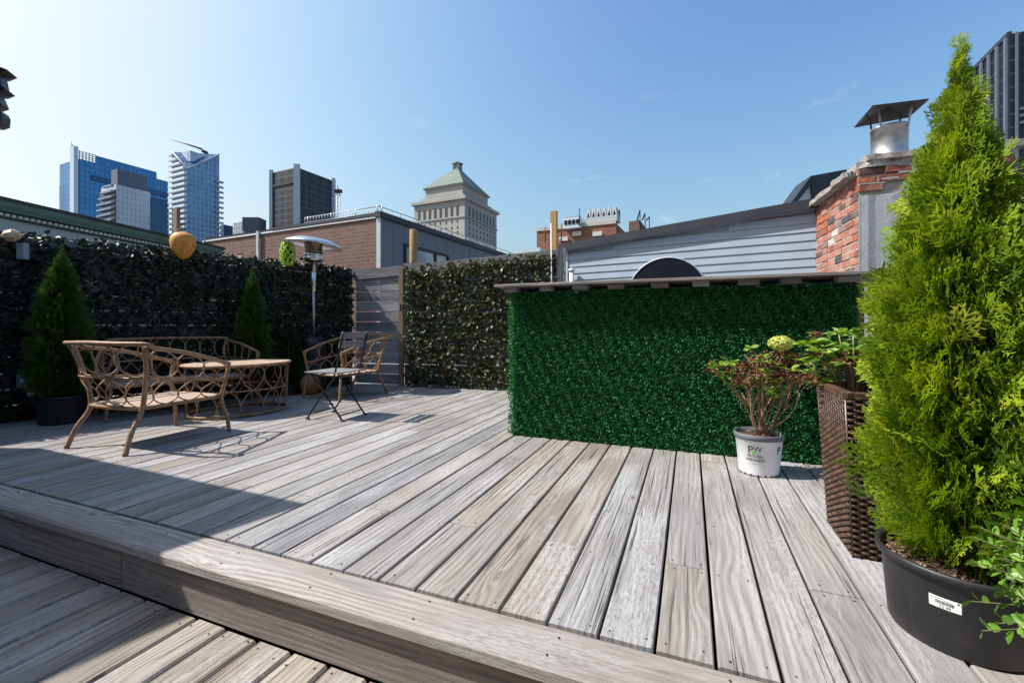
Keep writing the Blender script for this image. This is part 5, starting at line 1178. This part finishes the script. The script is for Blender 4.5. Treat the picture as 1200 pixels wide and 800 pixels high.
white = plain('white_balcony_slab', (.66, .70, .74), .6); zz_ = zat(280, Yc); n_ = 0
while zz_ < zv - 1:
    MB().box(c + V((0, 0, zz_)) + NB1 * .2, l - c + B1 * 1., NB1 * 1.4, V((0, 0, 1.15))).build('balcony', white, cg)
    MB().box(r + NB2 * .2 + V((0, 0, zz_)) - B2 * 2.2, B2 * 3.8, NB2 * 1.3, V((0, 0, 1.0))).build('balcony', plain('blue_balcony', (.3, .42, .55), .5) if n_ == 0 else bpy.data.materials['blue_balcony'], cg); zz_ += 2.9; n_ += 1
while zz_ < zl_ - 1:
    f_ = (zz_ - zv) / (zl_ - zv); f_ = f_ + .06; q = c.lerp(l, min(f_, .95)); MB().box(q + V((0, 0, zz_)) + NB1 * .2, l - q + B1 * 1., NB1 * 1.4, V((0, 0, 1.15))).build('balcony', white, cg); zz_ += 2.9
t = thing('tower_crane', P(232, 178, Yc + 5), 'dark crane boom lying over the roof of the slim blue condo tower', 'crane')
MB().tube([P(201, 163, Yc + 5), P(222, 170, Yc + 5), P(237, 175, Yc + 5)], [.3, .4, .5], 5).build('jib', M['darkmetal'], t); MB().box(P(236, 178, Yc + 5), (1.8, 0, 0), (0, 3, 0), (0, 0, 1.)).build('cab', M['darkmetal'], t)
# broad blue office tower
Yo = 330
c, l, r, z = block(93, Yo, 88.5, 197, 176)
of = thing('blue_office_tower', (c.x, c.y, -12), 'broad deep blue glass office tower with stepped roof at the far left', 'tower')
blue = gridglass('deep_blue_glass', (.05, .20, .42), (.06, .23, .46), (.045, .17, .37), 3., 4., .25, .15, .5); blue2 = plain('dark_blue_band', (.035, .09, .19), .3, .4)
m = MB(); rm = along(c, B2, 183.5); back_ = -NB2 * 30
zt1 = zat(177, Yo); zt2 = zat(203, rm.y); 
zA = zat(186, Yo); wall_quad(m, c, rm, -12, zA); rr_ = along(c, B2, 197); zB = zat(213, rr_.y); wall_quad(m, rm, rr_, -12, zB)
wall_quad(m, rr_, rr_ + back_, -12, zB); wall_quad(m, rm, rm + back_, zB - .1, zA); wall_quad(m, c + back_, c, -12, zA)
m.poly([c + V((0, 0, zA)), rm + V((0, 0, zA)), rm + back_ + V((0, 0, zA)), c + back_ + V((0, 0, zA))]); m.poly([rm + V((0, 0, zB)), rr_ + V((0, 0, zB)), rr_ + back_ + V((0, 0, zB)), rm + back_ + V((0, 0, zB))]); m.build('glass_walls', blue, of)
# rooftop screen, open grid at its near end
a_, e_ = along(c, B2, 112), rm; m = MB(); wall_quad(m, a_, e_, zA, zt1 + 0.); wall_quad(m, e_, e_ + back_ * .5, zA, zt1); m.build('roof_screen', blue, of)
m = MB(); 
for i in range(6): q = c.lerp(a_, i / 5); m.tube([q + V((0, 0, zA)), q + V((0, 0, zt1 + .5))], .35, 4)
for k in range(4): m.tube([c + V((0, 0, zA + (zt1 - zA) * (k + 1) / 4)), a_ + V((0, 0, zA + (zt1 - zA) * (k + 1) / 4))], .3, 4)
m.build('open_grid', grey, of)
MB().box(c - B2 * 1 + NB2 * 1 + V((0, 0, -12)), NB2 * -6 + V((0, 0, 0)), B2 * -2.5, V((0, 0, zat(173, Yo) + 12))).build('pale_fin', plain('pale_fin', (.50, .62, .72), .4, .2), of)
MB().tube([P(87.5, 180, Yo), P(82.5, 166, Yo)], [1., .5], 5).build('mast', grey, of)
MB().box(along(c, B2, 107) + NB2 * .4 + V((0, 0, zat(208, Yo))), along(c, B2, 197) - along(c, B2, 107), NB2 * .5, V((0, 0, 4.2))).build('dark_band', blue2, of)
m = MB(); m.box(along(c, B2, 176) + NB2 * .5 + V((0, 0, -12)), rr_ - along(c, B2, 176), NB2 * .5, V((0, 0, 12 + zat(236, rr_.y)))); m.build('dark_reflection_slab', blue2, of)  # dark slab standing in for a building's reflection in the glass
sv = plain('pale_office_panel', (.50, .58, .66), .5)
q = P(74, 382, Yo + 30); MB().box((q.x, q.y, -12), ((92 - 74) / F * (Yo + 30), 0, 0), (0, 15, 0), (0, 0, 12 + zat(195, Yo + 30))).build('side_wing', sv, of)
q = P(84.5, 382, Yo + 29); MB().box((q.x, q.y, -12), (5 / F * Yo, 0, 0), (0, .8, 0), (0, 0, 12 + zat(198, Yo + 30))).build('dark_strip', blue2, of)
q = P(75.5, 382, Yo + 29); sg = MB().box((q.x, q.y, zat(213, Yo + 30)), (4.6 / F * Yo, 0, 0), (0, .8, 0), (0, 0, 6.2)).build('red_sign', plain('red_sign', (.45, .03, .05), .5), of)
MB().lathe((q.x + 1.4, q.y - .1, zat(210, Yo + 30)), [(.8, 0), (.8, .15)], 6, axis=(0, -1, 0), sm=False).build('sign_emblem', M['trimwhite'], sg)
q = P(69.5, 382, Yo + 10); MB().box((q.x, q.y, -12), (10 / F * Yo, 0, 0), (0, 12, 0), (0, 0, 12 + zat(218, Yo + 10))).build('low_wing', gridglass('teal_grid_glass', (.30, .48, .58), (.38, .56, .66), (.5, .6, .68), 1.6, 4., .4, .2, .3), of)
q = P(79.5, 382, Yo + 9); MB().box((q.x, q.y, -12), (10 / F * Yo, 0, 0), (0, 1, 0), (0, 0, 12 + zat(219, Yo + 10))).build('dark_wing_side', gridglass('dark_wing_glass', (.05, .12, .18), (.10, .2, .27), (.2, .3, .36), 3., 3., .3), of)
# residential block in front of it
Yr = 230
c, l, r, z = block(136, Yr, 118.5, 176, 216)
re = thing('balcony_tower', (c.x, c.y, -12), 'grey residential tower with dark curved balconies in front of the blue office tower', 'tower')
m = MB(); body(m, c, l, r, -12, z); m.build('walls', gridglass('pale_apartment_grid', (.16, .27, .38), (.30, .42, .52), (.55, .60, .66), 1.9, 2.9, .75, .3, .1), re)
m = MB(); rr2 = along(c, B2, 174); cc = c + B2 * 1.; m.box(cc - NB2 * 1 + V((0, 0, z)), rr2 - cc, -NB2 * 6, V((0, 0, 8.5))); m.build('roof_plant', plain('dark_roof_plant', (.10, .13, .18), .6), re)
MB().box(c - B1 * .5 + NB1 * .4 + V((0, 0, -12)), l - c, NB1 * .3, V((0, 0, 12 + z - 3))).build('dark_face', plain('dark_apartment_glass', (.03, .045, .07), .3), re)
zz_ = zat(285, Yr); n_ = 0
while zz_ < z + 1:
    f_ = min(1., .55 + (z - zz_) / 22.) if zz_ > z - 12 else 1.; MB().box(c + NB1 * .8 + V((0, 0, zz_)), (l - c) * f_, NB1 * 1.3, V((0, 0, .9))).build('balcony', plain('grey_balcony', (.20, .26, .34), .6) if n_ == 0 else bpy.data.materials['grey_balcony'], re); zz_ += 2.9; n_ += 1
# two small blocks
c, l, r, z = block(262, 300, 258, 273, 263); m = MB(); body(m, c, l, r, -12, z); tag(m.build('low_block', plain('dark_slate_glass', (.05, .09, .14), .4, .2)), 'low dark slanted block just right of the slim condo tower', 'building')
c, l, r, z = block(289, 260, 273.5, 310, 259)
sb_ = thing('small_apartment_block', (c.x, c.y, -12), 'small pale framed apartment block with a dark glass cube, left of the black tower', 'building')
m = MB(); body(m, c, l, r, -12, z); m.build('walls', gridglass('framed_flats', (.08, .11, .15), (.16, .2, .25), (.46, .48, .52), 2.2, 3., .8, .4, 0.), sb_)
q = P(287.5, 382, 262); MB().box((q.x, q.y - 3, z - 6), (9.5, 0, 0), (0, 8, 0), (0, 0, 8.)).build('glass_cube', plain('dark_cube_glass', (.04, .06, .10), .25, .3), sb_)
# black tower at the right edge
Yk = 120
c, l, r, z = block(1182, Yk, 1125, None, 40.5, dl=B2)
rt_ = thing('dark_ribbed_tower', (c.x, c.y, -12), 'dark glass high rise with pale vertical ribs at the right edge', 'tower')
l = along(c, B2, 1118); r = c - B1 * 34
dk = gridglass('dark_ribbed_glass', (.008, .013, .028), (.014, .022, .042), (.022, .028, .042), 2.2, 3.6, .25, .2, .4)
m = MB(); wall_quad(m, l, c, -12, z); wall_quad(m, c, r, -12, z); b_ = l + (r - c); wall_quad(m, r, b_, -12, z); wall_quad(m, b_, l, -12, z); m.poly([q + V((0, 0, z)) for q in (c, r, b_, l)]); m.build('glass_walls', dk, rt_)
Lk = (l - c).length; rib = plain('grey_metal_rib', (.11, .12, .16), .5); q = .2
NK = NB2 if NB2.dot(-c) > 0 else -NB2
i = 0
while q < Lk: MB().box(c + B2 * q + NK * .1 + V((0, 0, -12)), B2 * .9, NK * .5, V((0, 0, 12 + z - .6))).build('rib', rib, rt_); q += 4.1
MB().box(c + NK * .3 + V((0, 0, z - .5)), B2 * Lk, -NK * 1, V((0, 0, 1.2))).build('roof_edge', M['fascia'], rt_)
for q in (1.2, 5.5, 9.8): MB().box(c - B1 * q + NB1 * .1 + V((0, 0, -12)), -B1 * .5, NB1 * .4, V((0, 0, 12 + z))).build('rib', rib, rt_)
for y_ in (132, 140, 148): MB().box(c - B1 * 2 + NB1 * .2 + V((0, 0, zat(y_, Yk))), -B1 * 26, NB1 * .3, V((0, 0, .8))).build('louvre_band', plain('teal_louvre', (.06, .10, .13), .5) if y_ == 132 else bpy.data.materials['teal_louvre'], rt_)
# orange crane jib
t = thing('construction_crane', P(1186, 206, 60), 'orange lattice crane jib in front of the ribbed high rise', 'crane'); orange = plain('orange_crane_paint', (.42, .22, .08), .6)
m = MB(); n_ = 14
A0, A1 = P(1150, 207, 60), P(1240, 201, 60)
for dz in (0, -.95): m.tube([A0 + V((0, 0, dz)), A1 + V((0, 0, dz))], .09, 5)
for i in range(n_): p0, p1 = A0.lerp(A1, i / n_), A0.lerp(A1, (i + .5) / n_); p2 = A0.lerp(A1, (i + 1) / n_); m.tube([p0 + V((0, 0, -.95)), p1, p2 + V((0, 0, -.95))], .06, 4)
m.build('jib', orange, t); MB().tube([P(1238, 204, 60), P(1238, 204, 60) + V((0, 0, -34))], .3, 6).build('mast', orange, t)
c, l, r, z = block(1196, 45, 1168, 1230, 224, dl=B1); m = MB(); body(m, c, l, along(c, -B1, 1260) if False else c + B2 * 12, -12, z); tag(m.build('white_low_building', plain('white_low_wall', (.6, .6, .6), .7)), 'low white building behind the cedar at the foot of the ribbed high rise', 'building')
